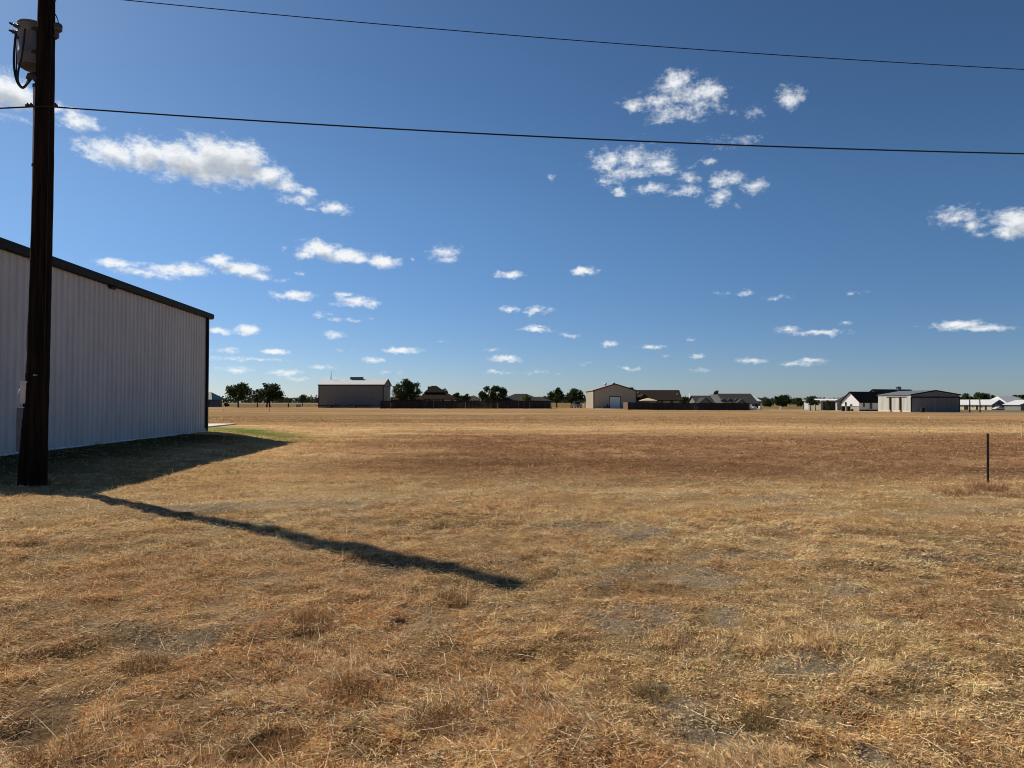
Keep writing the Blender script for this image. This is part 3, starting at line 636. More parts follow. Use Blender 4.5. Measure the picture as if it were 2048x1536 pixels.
def wire(name, label, pa, ends, sag, r, clamps):
    t = thing(name, label, 'wire', pa)
    m = MB()
    for b in ends:
        a = Vector(pa); b = Vector(b); n = 60; pts = []
        for k in range(n + 1):
            u = k / n; p = a.lerp(b, u); p.z -= 4 * sag * u * (1 - u); pts.append(p)
        mm = MB(); mm.tube(pts, r, 8); i = len(m.v); m.v += mm.v; m.f += [tuple(q + i for q in f) for f in mm.f]; m.sm += mm.sm
    m.build('conductor', M_RUBBER, t)
    for x, y in clamps:
        c = at(x, y, PY - .22); m = MB(); m.tube([c + Vector((-.03, 0, 0)), c + Vector((.03, 0, 0))], .032, 8); m.tube([c, c + Vector((0, 0, .05))], .016, 6); m.build('clamp', M_DARKM, t)
pa = at(89, 212.5, PY - .20)
wire('power_line', 'thick black lower wire crossing the sky from the middle of the pole', pa, [(40, 16, pa.z + .5), (-58, 11.5, pa.z)], .80, .015, [(55, 211), (62, 211), (111, 211.5)])
pb = at(93.5, -16, PY - .14)
wire('power_line', 'thin upper wire running from the pole top across the right of the sky', pb, [(40, 17.4, pb.z), (-58, 11.5, pb.z)], .80, .009, [])

# ------------------------------------------------------------------ the steel post and little stakes in the field
p = px_ground(1973, 968)
t = thing('fence_post', 'dark steel post with rusty top standing alone in weeds', 'post', p)
m = MB(); z0, z1 = p.z - .1, at(1974, 867, p.y).z; lean = .012
def tpost(m, za, zb):
    f = lambda z: p.x + lean * (z - z0)
    for (a, b, c, d) in ((-.022, .022, -.005, .005), (-.005, .005, .0052, .035)):
        m.prism([(f(za) + a, p.y + c, za), (f(za) + b, p.y + c, za), (f(za) + b, p.y + d, za), (f(za) + a, p.y + d, za)], [(f(zb) + a, p.y + c, zb), (f(zb) + b, p.y + c, zb), (f(zb) + b, p.y + d, zb), (f(zb) + a, p.y + d, zb)])
zz = z1 - .14; tpost(m, z0, zz); m.build('shaft', M_DARKM, t)
m = MB(); tpost(m, zz + .0002, z1); m.build('tip', M_RUSTP, t)
for px, py, h, w, mm_, lab in ((1404, 832, 5.5, .07, M_WHITEP, 'tiny white marker in the field before the right end of the dark fence'), (1692, 834, 5.5, .09, M_WHITEP, 'tiny white marker in the field below the white gabled house'),
        (1858, 838, 6.5, .10, M_WHITEP, 'tiny white marker in the field in front of the grey hangar'), (2042, 873, 21, .03, M_WOOD, 'slim pale wooden survey stake at the right edge of the field'),
        (1338, 861, 12, .02, M_WOOD, 'thin wooden stake in the middle of the red brown grass'), (938, 826, 5, .05, M_WOOD, 'short wooden stake before the left dark fence'),
        (448, 823, 6, .06, M_RUSTP, 'thin brown stake below the leftmost oak'), (539, 823, 6, .06, M_RUSTP, 'thin brown stake below the second oak'), (1316, 824, 4, .06, M_RUSTP, 'short brown stub below the beige parasol')):
    g = px_ground(px, py); hh = h * g.y / FPX; m = MB(); rr = w / 2
    m.prism([(g.x - rr, g.y - rr, g.z - .1), (g.x + rr, g.y - rr, g.z - .1), (g.x + rr, g.y + rr, g.z - .1), (g.x - rr, g.y + rr, g.z - .1)],
            [(g.x - rr * .8 + .02 * hh, g.y - rr * .8, g.z + hh), (g.x + rr * .8 + .02 * hh, g.y - rr * .8, g.z + hh), (g.x + rr * .8 + .02 * hh, g.y + rr * .8, g.z + hh * .97), (g.x - rr * .8 + .02 * hh, g.y + rr * .8, g.z + hh * .97)])
    single('survey_stake', m, mm_, lab, 'stake', 'small markers standing in the field')
# ------------------------------------------------------------------ trees
def leaf_cloud(m, lobes, n, size, rs, squash=.8):
    """small leaf-cluster faces spread through a set of lobes, thicker towards their skins"""
    w = [l[3] ** 2 for l in lobes]; tot = sum(w)
    for (cx, cy, cz, r), wi in zip(lobes, w):
        for _ in range(max(3, int(n * wi / tot))):
            a = rs.uniform(0, 6.283); b = math.asin(rs.uniform(-1, 1)); q = r * (rs.random() ** .5) * rs.uniform(.85, 1.2)
            p = Vector((cx + q * math.cos(a) * math.cos(b), cy + q * math.sin(a) * math.cos(b), cz + q * math.sin(b) * squash))
            d = Vector((rs.gauss(0, 1), rs.gauss(0, 1), rs.gauss(0, .8))).normalized(); e = d.orthogonal().normalized(); f = d.cross(e); s = size * rs.uniform(.5, 1.25)
            m.face([p + e * s, p + f * s * .55, p - e * s * .9, p - f * s * .6])
def tree(name, label, px0, px1, pyt, pyb, trunks, d, n=1500, fm=None, group='trees beyond the field', seed=1, basepy=None, top=None, leaf=.34, vase=False):
    rs = random.Random(seed); x0, x1 = X(px0, d), X(px1, d); zt, zb = Z(pyt, d), Z(pyb, d)
    tx = X(sum(trunks) / len(trunks), d); g = tz(tx, d); t = thing(name, label, 'tree' if 'shrub' not in name else 'shrub', (tx, d, g), group)
    cx, rx, rz, cz = (x0 + x1) / 2, (x1 - x0) / 2, (zt - zb) / 2, (zt + zb) / 2; lobes = []
    for k in range(16):
        a = rs.uniform(0, 6.283); q = math.sqrt(rs.random()); h = rs.uniform(-1, 1); r = rs.uniform(.26, .42) * min(rx, rz * 1.25)
        wd = math.sqrt(max(0, 1 - h * h * .75)) * (1 if h < .2 else 1)
        lobes.append((cx + (rx - r * .85) * q * math.cos(a) * wd, d + (rx - r) * q * math.sin(a) * wd, cz + (rz - r * .75) * h, r))
    lobes += [(cx, d, cz - rz * .1, min(rx, rz) * .62), (cx - rx * .62, d, cz - rz * .25, rx * .34), (cx + rx * .62, d, cz - rz * .2, rx * .34), (cx + rx * .1, d, cz + rz * .62, min(rx, rz) * .36)]
    m = MB(); leaf_cloud(m, lobes, n, leaf, rs); m.build('crown', fm or F_DARK, t)
    m = MB()
    for tp in trunks:
        bx = X(tp, d); r0 = max(.12, .035 * (zt - g)); k1 = Vector((bx + rs.uniform(-.2, .2), d, g + (zb - g) * .9)) if zb > g + .4 else Vector((bx, d, g + .5))
        m.tube([Vector((bx, d, g - .2)), Vector((bx, d, g + .3)), k1, Vector((bx * .6 + cx * .4, d, cz + rz * .2))], [r0 * 1.35, r0, r0 * .8, r0 * .25], 8)
        for _ in range(4):
            l = rs.choice(lobes[:16]); m.tube([k1, k1.lerp(Vector(l[:3]), .5) + Vector((0, 0, .3)), Vector(l[:3])], [r0 * .5, r0 * .35, r0 * .12], 5)
    m.build('trunk', M_BARK, t); return t
T_ = tree
T_('oak_tree', 'round dark oak with one trunk nearest the white metal building', 450, 513, 764, 803, [477], 215, 2600, seed=3)
T_('oak_tree', 'wide dark oak with twin trunks second from the white metal building', 509, 571, 765, 807, [534, 540], 215, 2800, seed=4)
T_('oak_tree', 'small dark oak tucked against the left side of the twin trunk oak', 503, 526, 778, 804, [515], 222, 700, seed=5, leaf=.28)
T_('young_tree', 'small thin tree standing alone left of the long tan barn', 596, 616, 788, 804, [605], 260, 420, F_MID, seed=6, leaf=.3)
T_('oak_tree', 'big dense oak right beside the long tan barn behind the fence', 781, 846, 757, 803, [810], 186, 2600, seed=7)
T_('oak_tree', 'small dark tree peeking over the ridge of the brown hip roofed house', 880, 897, 777, 790, [890], 215, 400, seed=8, leaf=.26)
T_('oak_tree', 'bushy tree rising just right of the brown hip roofed house', 899, 924, 784, 803, [911], 205, 750, seed=9, leaf=.28)
T_('oak_tree', 'low bushy tree left of the small white gable behind the fence', 922, 943, 787, 804, [932], 205, 600, seed=10, leaf=.28)
T_('oak_tree', 'large dark tree over the middle of the left fence', 955, 1016, 771, 805, [988], 186, 2300, seed=11)
T_('palm_shrub', 'yellow green shrub in front of the grey hip roof behind the fence', 1042, 1064, 789, 803, [1053], 168, 420, F_PALM, 'shrubs and bushes', 12, leaf=.25)
T_('oak_tree', 'thin distant tree right of the grey hip roof', 1082, 1097, 791, 804, [1090], 260, 350, F_MID, seed=13, leaf=.3)
T_('oak_tree', 'left one of the two round oaks beside the tan gabled barn', 1093, 1132, 776, 806, [1113], 214, 1500, seed=14)
T_('young_tree', 'lighter green young tree in front of the two round oaks', 1105, 1122, 789, 808, [1114], 208, 500, F_MID, seed=15, leaf=.25)
T_('oak_tree', 'right one of the two round oaks beside the tan gabled barn', 1124, 1173, 775, 807, [1142], 216, 1800, seed=16)
T_('oak_tree', 'dark tree at the right end of the brown roofed house', 1362, 1380, 792, 812, [1370], 230, 650, seed=17, leaf=.3)
T_('oak_tree', 'tree top showing above the grey roof with three dormers', 1425, 1442, 780, 800, [1434], 240, 550, seed=18, leaf=.3)
T_('oak_tree', 'brownish green tree right of the white cone roof', 1522, 1548, 796, 815, [1536], 330, 800, F_MID, seed=19, leaf=.42)
T_('oak_tree', 'tallest dark tree between the white cone roof and the small metal shed', 1545, 1586, 789, 814, [1562], 330, 1500, seed=20, leaf=.45)
T_('oak_tree', 'distant tree just left of the small metal shed', 1583, 1612, 795, 813, [1598], 350, 900, F_MID, seed=21, leaf=.45)
T_('young_tree', 'young round tree in front of the small metal shed', 1609, 1635, 791, 812, [1621], 196, 900, seed=22, leaf=.22)
T_('young_tree', 'slim tree with thin trunk against the dark side of the small metal shed', 1626, 1642, 799, 812, [1631], 198, 320, F_MID, seed=23, leaf=.2)
T_('shrub', 'bush in the shade beside the covered porch', 1650, 1664, 800, 818, [1657], 205, 380, F_MID, 'shrubs and bushes', 24, leaf=.22)
T_('shrub', 'dark bush before the right end of the white roofed house', 2011, 2030, 805, 819, [2020], 322, 500, group='shrubs and bushes', seed=25, leaf=.35)
T_('shrub', 'dark bush at the right edge of the view before the last white roof', 2026, 2046, 806, 819, [2036], 322, 500, group='shrubs and bushes', seed=26, leaf=.35)
for k, (a, b, tp, seed, lab) in enumerate(((1912, 1950, 786, 31, 'pale far tree just right of the grey hangar'), (1932, 1972, 783, 32, 'tallest far tree above the long white roof'), (1956, 1992, 786, 33, 'far tree at the right end of the row above the long white roof'), (2018, 2056, 789, 34, 'far dark tree at the right edge of the view'))):
    T_('oak_tree', lab, a, b, tp, 808, [(a + b) / 2], 420, 1400, F_MID if k < 3 else F_DARK, seed=seed, leaf=.55)
def treeline():
    rs = random.Random(77); m = MB()
    for k in range(900):
        a = rs.uniform(-.70, .72); d = rs.uniform(1300, 1700); x = math.tan(a) * d; h = d * (rs.uniform(8, 12) / FPX) * (1.0 if a < 0 else .8); r = h * rs.uniform(.4, .6)
        z = tz(x, d); lob = [(x + rs.uniform(-12, 12), d + rs.uniform(-8, 8), z + rs.uniform(.2, .85) * (h + 1), r) for _ in range(5)] + [(x, d, z + r * .6, r)]
        leaf_cloud(m, lob, 46, 2.6, rs, .8)
    o = m.build('far_treeline', F_FAR); tag(o, 'low grey green line of far woods along the horizon', 'woods', kind='stuff')
treeline()

# ------------------------------------------------------------------ building kit (world coordinates)
def walls_box(m, x0, x1, y0, y1, z0, z1): m.box(x0, x1, y0, y1, z0 - .6, z1)
def gable_wall(m, x0, x1, y0, y1, z0, ze, zr, axis):
    if axis == 'x':
        ym = (y0 + y1) / 2; f = lambda x: [(x, y0, z0 - .6), (x, y1, z0 - .6), (x, y1, ze), (x, ym, zr), (x, y0, ze)]; m.prism(f(x0), f(x1))
    else:
        xm = (x0 + x1) / 2; f = lambda y: [(x0, y, z0 - .6), (x1, y, z0 - .6), (x1, y, ze), (xm, y, zr), (x0, y, ze)]; m.prism(f(y0), f(y1))
def gable_roof(m, x0, x1, y0, y1, ze, zr, axis, o=.4, oe=.3, th=.16, lift=.18):
    if axis == 'x':
        ym = (y0 + y1) / 2; s = (zr - ze) / (ym - y0); f = lambda y: zr + lift - abs(y - ym) * s
        for ya in (y0 - o, y1 + o): m.slab((x0 - oe, ya, f(ya)), (x1 + oe, ya, f(ya)), (x1 + oe, ym, zr + lift), (x0 - oe, ym, zr + lift), th)
    else:
        xm = (x0 + x1) / 2; s = (zr - ze) / (xm - x0); f = lambda x: zr + lift - abs(x - xm) * s
        for xa in (x0 - o, x1 + o): m.slab((xa, y0 - oe, f(xa)), (xa, y1 + oe, f(xa)), (xm, y1 + oe, zr + lift), (xm, y0 - oe, zr + lift), th)
def hip_roof(m, x0, x1, y0, y1, ze, zr, rx0, rx1, ry=None, rw=.05):
    ry = (y0 + y1) / 2 if ry is None else ry
    m.prism([(x0, y0, ze), (x1, y0, ze), (x1, y1, ze), (x0, y1, ze)], [(rx0, ry - rw, zr), (rx1, ry - rw, zr), (rx1, ry + rw, zr), (rx0, ry + rw, zr)])
    m.box(x0 + .01, x1 - .01, y0 + .01, y1 - .01, ze - .2, ze - .002)
def window(par, x0, x1, y, z0, z1, fr=M_WHITEP, glass=M_GLASS, name='window'):
    m = MB(); b = .09
    m.box(x0, x1, y - .10, y, z1 - b, z1); m.box(x0, x1, y - .10, y, z0, z0 + b); m.box(x0, x0 + b, y - .10, y, z0 + b, z1 - b); m.box(x1 - b, x1, y - .10, y, z0 + b, z1 - b)
    w = m.build(name, fr, par); m = MB(); m.box(x0 + b, x1 - b, y - .05, y - .01, z0 + b, z1 - b); m.build('pane', glass, w)
def xwindow(par, x, y0, y1, z0, z1, fr=M_WHITEP):
    m = MB(); b = .09
    m.box(x - .10, x, y0, y1, z1 - b, z1); m.box(x - .10, x, y0, y1, z0, z0 + b); m.box(x - .10, x, y0, y0 + b, z0 + b, z1 - b); m.box(x - .10, x, y1 - b, y1, z0 + b, z1 - b)
    w = m.build('window', fr, par); m = MB(); m.box(x - .05, x - .01, y0 + b, y1 - b, z0 + b, z1 - b); m.build('pane', M_GLASS, w)
def strip(name, pts, w, m_, lift=.10, label=None):
    """a paved strip laid on the terrain"""
    m = MB(); P = [Vector((x, y, 0)) for x, y in pts]; Q = []
    for a, b in zip(P[:-1], P[1:]):
        for k in range(20): Q.append(a.lerp(b, k / 20))
    Q.append(P[-1]); L, R_ = [], []
    for k, p in enumerate(Q):
        d = (Q[min(k + 1, len(Q) - 1)] - Q[max(k - 1, 0)]).normalized(); s = Vector((-d.y, d.x, 0)) * w / 2
        L.append(p + s); R_.append(p - s)
    for k in range(len(Q) - 1):
        q = [L[k], L[k + 1], R_[k + 1], R_[k]]; m.face([(v.x, v.y, tz(v.x, v.y) + lift) for v in q])
    o = m.build(name, m_); tag(o, label, kind='structure'); return o

# ------------------------------------------------------------------ left: green roofed house, long tan barn
d = 232; x0, x1 = X(372, d), X(424, d); g = tz(x1, d)
t = thing('house', 'low house with dark green hip roof half hidden behind the white metal building', 'house', ((x0 + x1) / 2, d, g))
m = MB(); walls_box(m, x0 + .8, x1 - .8, d, d + 10, g, Z(799, d)); m.build('wall', M_GREYW, t)
m = MB(); hip_roof(m, x0, x1 + .4, d - 1, d + 11, Z(799, d), Z(784, d), x0 + 4, X(410, d)); m.build('roof', mat('green_metal_roof', (.02, .055, .045), (.015, .04, .035), 2, .5), t)
m = MB(); m.box(x1 - 3.2, x1 - .79, d - .06, d, g, g + 2.0); m.build('door', M_DARKM, t)

d = 200; x0, x1 = X(637, d), X(767, d); y0, y1 = d, 211.5; g = tz(x0, d); ze, zr = Z(769.5, d), Z(757.5, 205.5)
t = thing('barn', 'long tan metal barn with pale roof left of the dark fence', 'barn', ((x0 + x1) / 2, d, g))
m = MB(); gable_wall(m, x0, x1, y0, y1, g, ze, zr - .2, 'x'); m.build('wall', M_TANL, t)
m = MB(); gable_roof(m, x0, x1, y0, y1, ze, zr - .25, 'x', .25, .25, .12, .16); m.build('roof', M_ROOFW, t)
m = MB(); m.box(x0 - .1, x1 + .1, y0 - .22, y0 - .001, ze - .30, ze - .02); m.build('gutter', M_BROWNT, t)
for xa in (x0, x1):
    s = -1 if xa == x0 else 1; m = MB(); m.box(xa - .22 if s > 0 else xa - .06, xa + .06 if s > 0 else xa + .22, y0 - .06, y0 + .3, g, ze - .31); m.build('corner_trim', M_BROWNT, t)
m = MB(); ym = (y0 + y1) / 2
for ya in (y0 - .2, y1 + .2): m.slab((x1 + .26, ya, ze + .10), (x1 + .36, ya, ze + .10), (x1 + .36, ym, zr + .02), (x1 + .26, ym, zr + .02), .35)
m.build('rake_trim', M_BROWNT, t)
m = MB(); m.box(x1 + .002, x1 + .10, y0 + .8, y1 - .3, ze - .55, ze - .25); m.build('door_track', M_BROWNT, t)
m = MB(); m.box(X(701, ym), X(726, ym), ym - .5, ym + .5, zr - .25, zr + .42); m.box(X(701, ym) - .1, X(726, ym) + .1, ym - .65, ym + .65, zr + .421, zr + .5); m.build('ridge_vent', M_HROOF, t)
m = MB(); xa = X(662, ym); m.tube([(xa, ym, zr - .2), (xa, ym, zr + 1.3), (xa + .05, ym, zr + 2.4)], [.10, .07, .03], 6); m.tube([(xa - .25, ym, zr - .1), (xa, ym, zr + 1.0)], .03, 5); m.build('antenna', M_DARKM, t)
# trailers parked along the barn
def trailer(px0, px1, d, label, wheels, jack):
    x0, x1 = X(px0, d), X(px1, d); g = tz(x0, d); t = thing('flatbed_trailer', label, 'trailer', ((x0 + x1) / 2, d, g), 'trailers parked along the tan barn')
    m = MB(); m.box(x0, x1, d - 1.1, d + 1.1, g + .62, g + .82); m.box(x0, x1, d - 1.15, d - 1.101, g + .55, g + .84); m.build('deck', M_DARKM, t)
    m = MB(); m.tube([(x0, d, g + .6), (x0 - 1.3, d, g + .55), (x0 - 1.5, d, g + .55)], .07, 6); m.build('tongue', M_DARKM, t)
    for wx in wheels:
        for yy in (d - 1.05, d + 1.05):
            m = MB(); c = Vector((X(wx, d), yy, g + .40)); m.tube([c + Vector((0, -.13, 0)), c + Vector((0, .13, 0))], .40, 18); w = m.build('wheel', M_TIRE, t)
            m = MB(); m.tube([c + Vector((0, -.15, 0)), c + Vector((0, -.132, 0))], .2, 12); m.build('hub', M_STEEL, w)
    m = MB(); j = X(jack, d); m.box(j - .1, j + .1, d - 1.3, d - 1.16, g + .15, g + 1.35); m.tube([(j, d - 1.23, g + 1.351), (j, d - 1.23, g + 1.5)], .03, 6); m.build('jack', M_DARKM, t)
trailer(641, 682, 195, 'dark flatbed trailer at the left end of the tan barn wall', (655, 661), 674)
trailer(695, 741, 195, 'dark flatbed trailer before the middle of the tan barn wall', (703, 709), 734)

# ------------------------------------------------------------------ fences
def fence(label, xa, xb, d, h, m_, endlab=None):
    g = tz((xa + xb) / 2, d); t = thing('picket_fence', label, 'fence', ((xa + xb) / 2, d, g)); rs = random.Random(int(xa * 10) + 7)
    n = int((xb - xa) / 2.44); 
    for k in range(n):
        a, b = xa + (xb - xa) * k / n, xa + (xb - xa) * (k + 1) / n; m = MB(); x = a + .01
        ga, gb = tz(a, d), tz(b, d); dz = rs.uniform(-.05, .06)
        while x < b - .10:
            w = min(.142, b - x - .005); gg = ga + (gb - ga) * (x - a) / (b - a); up = rs.uniform(.02, .09); z1 = gg + h + rs.uniform(-.02, .02) + dz; yy = d + rs.uniform(-.006, .006)
            m.prism([(x, yy, gg + up), (x + w, yy, gg + up), (x + w, yy + .018, gg + up), (x, yy + .018, gg + up)], [(x + .0, yy, z1), (x + w, yy, z1), (x + w, yy + .018, z1), (x, yy + .018, z1)]); x += w + rs.choice((.006, .008, .012, .03 if rs.random() < .15 else .008))
        for zz in (.35, .95, 1.55): m.box(a, b, d + .027, d + .065, ga + zz * h / 1.85, ga + zz * h / 1.85 + .085)
        m.build('panel', m_, t)
        m = MB(); m.box(a - .045, a + .045, d + .067, d + .157, ga - .2, ga + h * .98); m.build('post', m_, t)
    m = MB(); m.box(xb - .05, xb + .04, d - .02, d + .157, g - .3, g + h); m.build('post', m_, t)
    return t
fence('long dark weathered plank fence stretching from the long tan barn to the oaks', X(761, 168), X(1102, 168), 168, 1.93, M_FENCE)
fence('dark plank fence right of the tan gabled barn with a roll up door', X(1256, 171), X(1500, 171), 171, 1.80, M_FENCE)
d = 171; xa = X(1256, d); m = MB(); rs = random.Random(5)
for k in range(46):
    y = d + .3 + k * .15; zz = tz(xa, d); m.box(xa - .02, xa, y, y + .142, zz + .03, zz + 1.8 + rs.uniform(-.02, .02))
single('side_fence', m, M_FENCEB, 'short brown sunlit fence run turning back beside the tan gabled barn', 'fence')
d = 168.1; xa = X(1103, d); m = MB(); m.tube([(xa, d, tz(xa, d) - .2), (xa, d, tz(xa, d) + .75)], .10, 8)
single('marker_post', m, M_WHITEP, 'short white post at the right end of the long dark fence', 'post')

# ------------------------------------------------------------------ brown hip roofed house
d = 190; g = tz(X(870, d), d); t = thing('house', 'brown house with stepped hip roof behind the left half of the long fence', 'house', (X(870, d), d, g))
x0, x1 = X(838, d), X(912, d); ze = Z(797.5, d)
m = MB(); walls_box(m, x0 + .8, x1 - .8, d + .6, d + 11, g, ze - .2); m.build('wall', M_CREAM, t)
m = MB(); hip_roof(m, x0, x1, d, d + 12, ze, Z(783.5, d + 4), X(846, d), X(886, d), d + 5, .6); m.build('roof', M_SHINGB, t)
m = MB(); hip_roof(m, X(845.5, d), X(887, d), d + 3.0, d + 9, Z(784.5, d + 3), Z(771.5, d + 6), X(858, d), X(868, d), d + 6, .1); m.build('roof', M_SHINGB, t)
m = MB(); m.box(X(850, d), X(855, d), d + 6, d + 7, Z(780, d), Z(772, d)); m.build('chimney', M_SHINGB, t)
m = MB(); hip_roof(m, X(786, d), X(851, d), d - 3, d + 6, Z(799.5, d - 3), Z(790, d), X(803, d), X(838, d), d + 2, .3); m.build('porch_roof', M_SHINGB, t)
m = MB(); walls_box(m, X(789, d), X(811, d), d - 2.2, d + 5, g, Z(801, d)); walls_box(m, X(811, d) + .01, X(848, d), d + 1.2, d + 5, g, Z(801, d)); m.build('wall', M_SHINGB, t)
for px in (812, 832, 849):
    m = MB(); xx = X(px, d); m.box(xx - .15, xx + .15, d - 2.6, d - 2.3, g, Z(801, d)); m.build('column', M_CREAM, t)
for a, b in ((855, 860), (862, 866), (869, 873), (875, 879), (882, 888), (901, 907)): window(t, X(a, d), X(b, d), d + .6, g + .8, Z(799.6, d), M_BROWNT)

d = 300; g = tz(X(947, d), d); t = thing('house', 'small far white gable end showing between two dark trees', 'house', (X(947, d), d, g))
x0, x1 = X(937, d), X(957, d); m = MB(); gable_wall(m, x0, x1, d, d + 9, g, Z(796, d), Z(791.5, d), 'y'); m.build('wall', M_CREAM, t)
m = MB(); gable_roof(m, x0, x1, d, d + 9, Z(796, d), Z(791.5, d), 'y', .4, .4); m.build('roof', M_ROOFW, t)
m = MB(); m.box(X(941, d), X(953, d), d - .5, d - .01, Z(798, d), Z(797, d)); m.build('awning', M_CREAM, t)

# ------------------------------------------------------------------ grey hip roofed house
d = 184; g = tz(X(1050, d), d); t = thing('house', 'house with low grey hip roof behind the right half of the long fence', 'house', (X(1050, d), d, g))
x0, x1 = X(993, d), X(1106, d); ze = Z(803, d)
m = MB(); walls_box(m, x0 + .6, x1 - .6, d + .6, d + 12, g, ze - .2); m.build('wall', M_CREAM, t)
m = MB(); hip_roof(m, x0, X(1092, d), d, d + 13, ze, Z(787.5, d + 6), X(1030, d), X(1054, d)); m.build('roof', M_SHINGG, t)
m = MB(); hip_roof(m, X(1048, d), x1, d + .8, d + 11, ze + .02, Z(793.5, d + 5), X(1066, d), X(1086, d)); m.build('roof', M_SHINGG, t)
m = MB(); xx = X(1062, d); m.tube([(xx, d + 1, ze - .1), (xx, d + 1, ze + .9)], .25, 10); m.tube([(xx, d + 1, ze + .9), (xx, d + 1, ze + 1.05)], [.4, .15], 10); m.build('vent', M_WHITEP, t)
window(t, X(1010, d), X(1018, d), d + .6, g + .8, g + 1.9)

# ------------------------------------------------------------------ tan gabled barn, brown house, parasol
d = 190; x0, x1 = X(1187, d), X(1273, d); g = tz(x0, d); ze, zr = Z(781, d), Z(767.5, d); dep = 19.5
t = thing('barn', 'tan gabled metal barn with white roll up door and brown trim', 'barn', ((x0 + x1) / 2, d, g))
m = MB(); gable_wall(m, x0, x1, d, d + dep, g, ze, zr - .1, 'y'); m.build('wall', M_TAN, t)
m = MB(); gable_roof(m, x0, x1, d, d + dep, ze, zr - .1, 'y', .2, .15, .12, .14); m.build('roof', mat('tan_metal_roof', (.36, .31, .27), (.30, .26, .23), 1, .5, .1), t)
m = MB(); xm = (x0 + x1) / 2
for xa in (x0 - .22, x1 + .22): m.slab((xa, d - .26, ze + .06), (xa, d - .16, ze + .06), (xm, d - .16, zr + .10), (xm, d - .26, zr + .10), .3)
m.build('rake_trim', M_BROWNT, t)
for a, b in ((x0 - .05, x0 + .2), (x1 - .2, x1 + .05)):
    m = MB(); m.box(a, b, d - .05, d + .2, g, ze - .1); m.build('corner_trim', M_BROWNT, t)
m = MB(); m.box(x0 - .1, x0 - .001, d + .21, d + dep, ze - .22, ze - .02); m.build('gutter', M_BROWNT, t)
a, b, zd = X(1220, d), X(1240.5, d), Z(794, d)
m = MB(); m.box(a - .16, a, d - .07, d, g, zd); m.box(b, b + .16, d - .07, d, g, zd); m.box(a - .16, b + .16, d - .07, d, zd, zd + .2); m.build('door_frame', M_BROWNT, t)
m = MB()
for k in range(5): m.box(a + .005, b - .005, d - .045, d - .005, g + .05 + (zd - g - .06) * k / 5, g + .03 + (zd - g - .06) * (k + 1) / 5)
m.build('roll_up_door', M_DOORW, t)
for px in (1219, 1227):
    m = MB(); c = Vector((X(px, d + 4), d + 4 + (1227 - px), zr - .25)); m.lathe(c, [(.22, 0), (.22, .35), (.42, .40), (.42, .58), (.15, .72)], 12); m.build('roof_vent', M_STEEL, t)
m = MB(); c = Vector((X(1264, d), d + 1.2, Z(778, d))); m.box(c.x - .5, c.x + .6, c.y, c.y + .9, c.z - .3, c.z + .45); m.build('roof_vent', M_SHINGB, t)
# equipment by the door
def mower(px, d, label):
    xx = X(px, d); g = tz(xx, d); t = thing('lawn_mower', label, 'mower', (xx, d, g))
    m = MB(); m.prism([(xx - 1.0, d - .5, g + .25), (xx + .9, d - .5, g + .25), (xx + .9, d + .5, g + .25), (xx - 1.0, d + .5, g + .25)], [(xx - .9, d - .45, g + .55), (xx + .8, d - .45, g + .8), (xx + .8, d + .45, g + .8), (xx - .9, d + .45, g + .55)]); m.build('body', M_DARKM, t)
    m = MB(); m.box(xx - .15, xx + .3, d - .25, d + .25, g + .70, g + .92); m.box(xx + .2, xx + .32, d - .25, d + .25, g + .921, g + 1.25); m.build('seat', M_TIRE, t)
    m = MB(); m.tube([(xx - .6, d, g + .5), (xx - .4, d, g + 1.0)], .025, 6); m.tube([(xx - .4, d - .18, g + 1.0), (xx - .4, d + .18, g + 1.0)], .03, 6); m.build('steering_wheel', M_DARKM, t)
    for wx, r in ((-.75, .22), (.6, .34)):
        for yy in (-.55, .55):
            m = MB(); c = Vector((xx + wx, d + yy, g + r)); m.tube([c + Vector((0, -.1, 0)), c + Vector((0, .1, 0))], r, 14); m.build('wheel', M_TIRE, t)
mower(1213, 187.5, 'dark riding mower parked left of the white roll up door')
xx, dd = X(1246, 188), 188.0; gg = tz(xx, dd); t = thing('hand_cart', 'dark two wheeled cart leaning right of the white roll up door', 'cart', (xx, dd, gg))
m = MB()
for a in (-.25, .25): m.tube([(xx + a, dd, gg + .15), (xx + a + .05, dd + .25, gg + 1.3)], .03, 6)
for z in (.5, .9, 1.28): m.tube([(xx - .24 + .04 * z, dd + .2 * z, gg + z), (xx + .26 + .04 * z, dd + .2 * z, gg + z)], .025, 6)
m.build('frame', M_DARKM, t)
for a in (-.3, .3):
    m = MB(); m.tube([(xx + a - .05, dd, gg + .17), (xx + a + .05, dd, gg + .17)], .17, 12); m.build('wheel', M_TIRE, t)
strip('concrete_pad', [(X(1190, 184), 184.5), (X(1256, 184), 184.5)], 4.5, M_CONC, .08)
d = 196; xx = X(1168, d); m = MB(); m.tube([(xx, d, tz(xx, d) - .2), (xx, d, tz(xx, d) + 1.1)], .10, 8); single('marker_post', m, M_WHITEP, 'white pipe post left of the tan gabled barn', 'post')

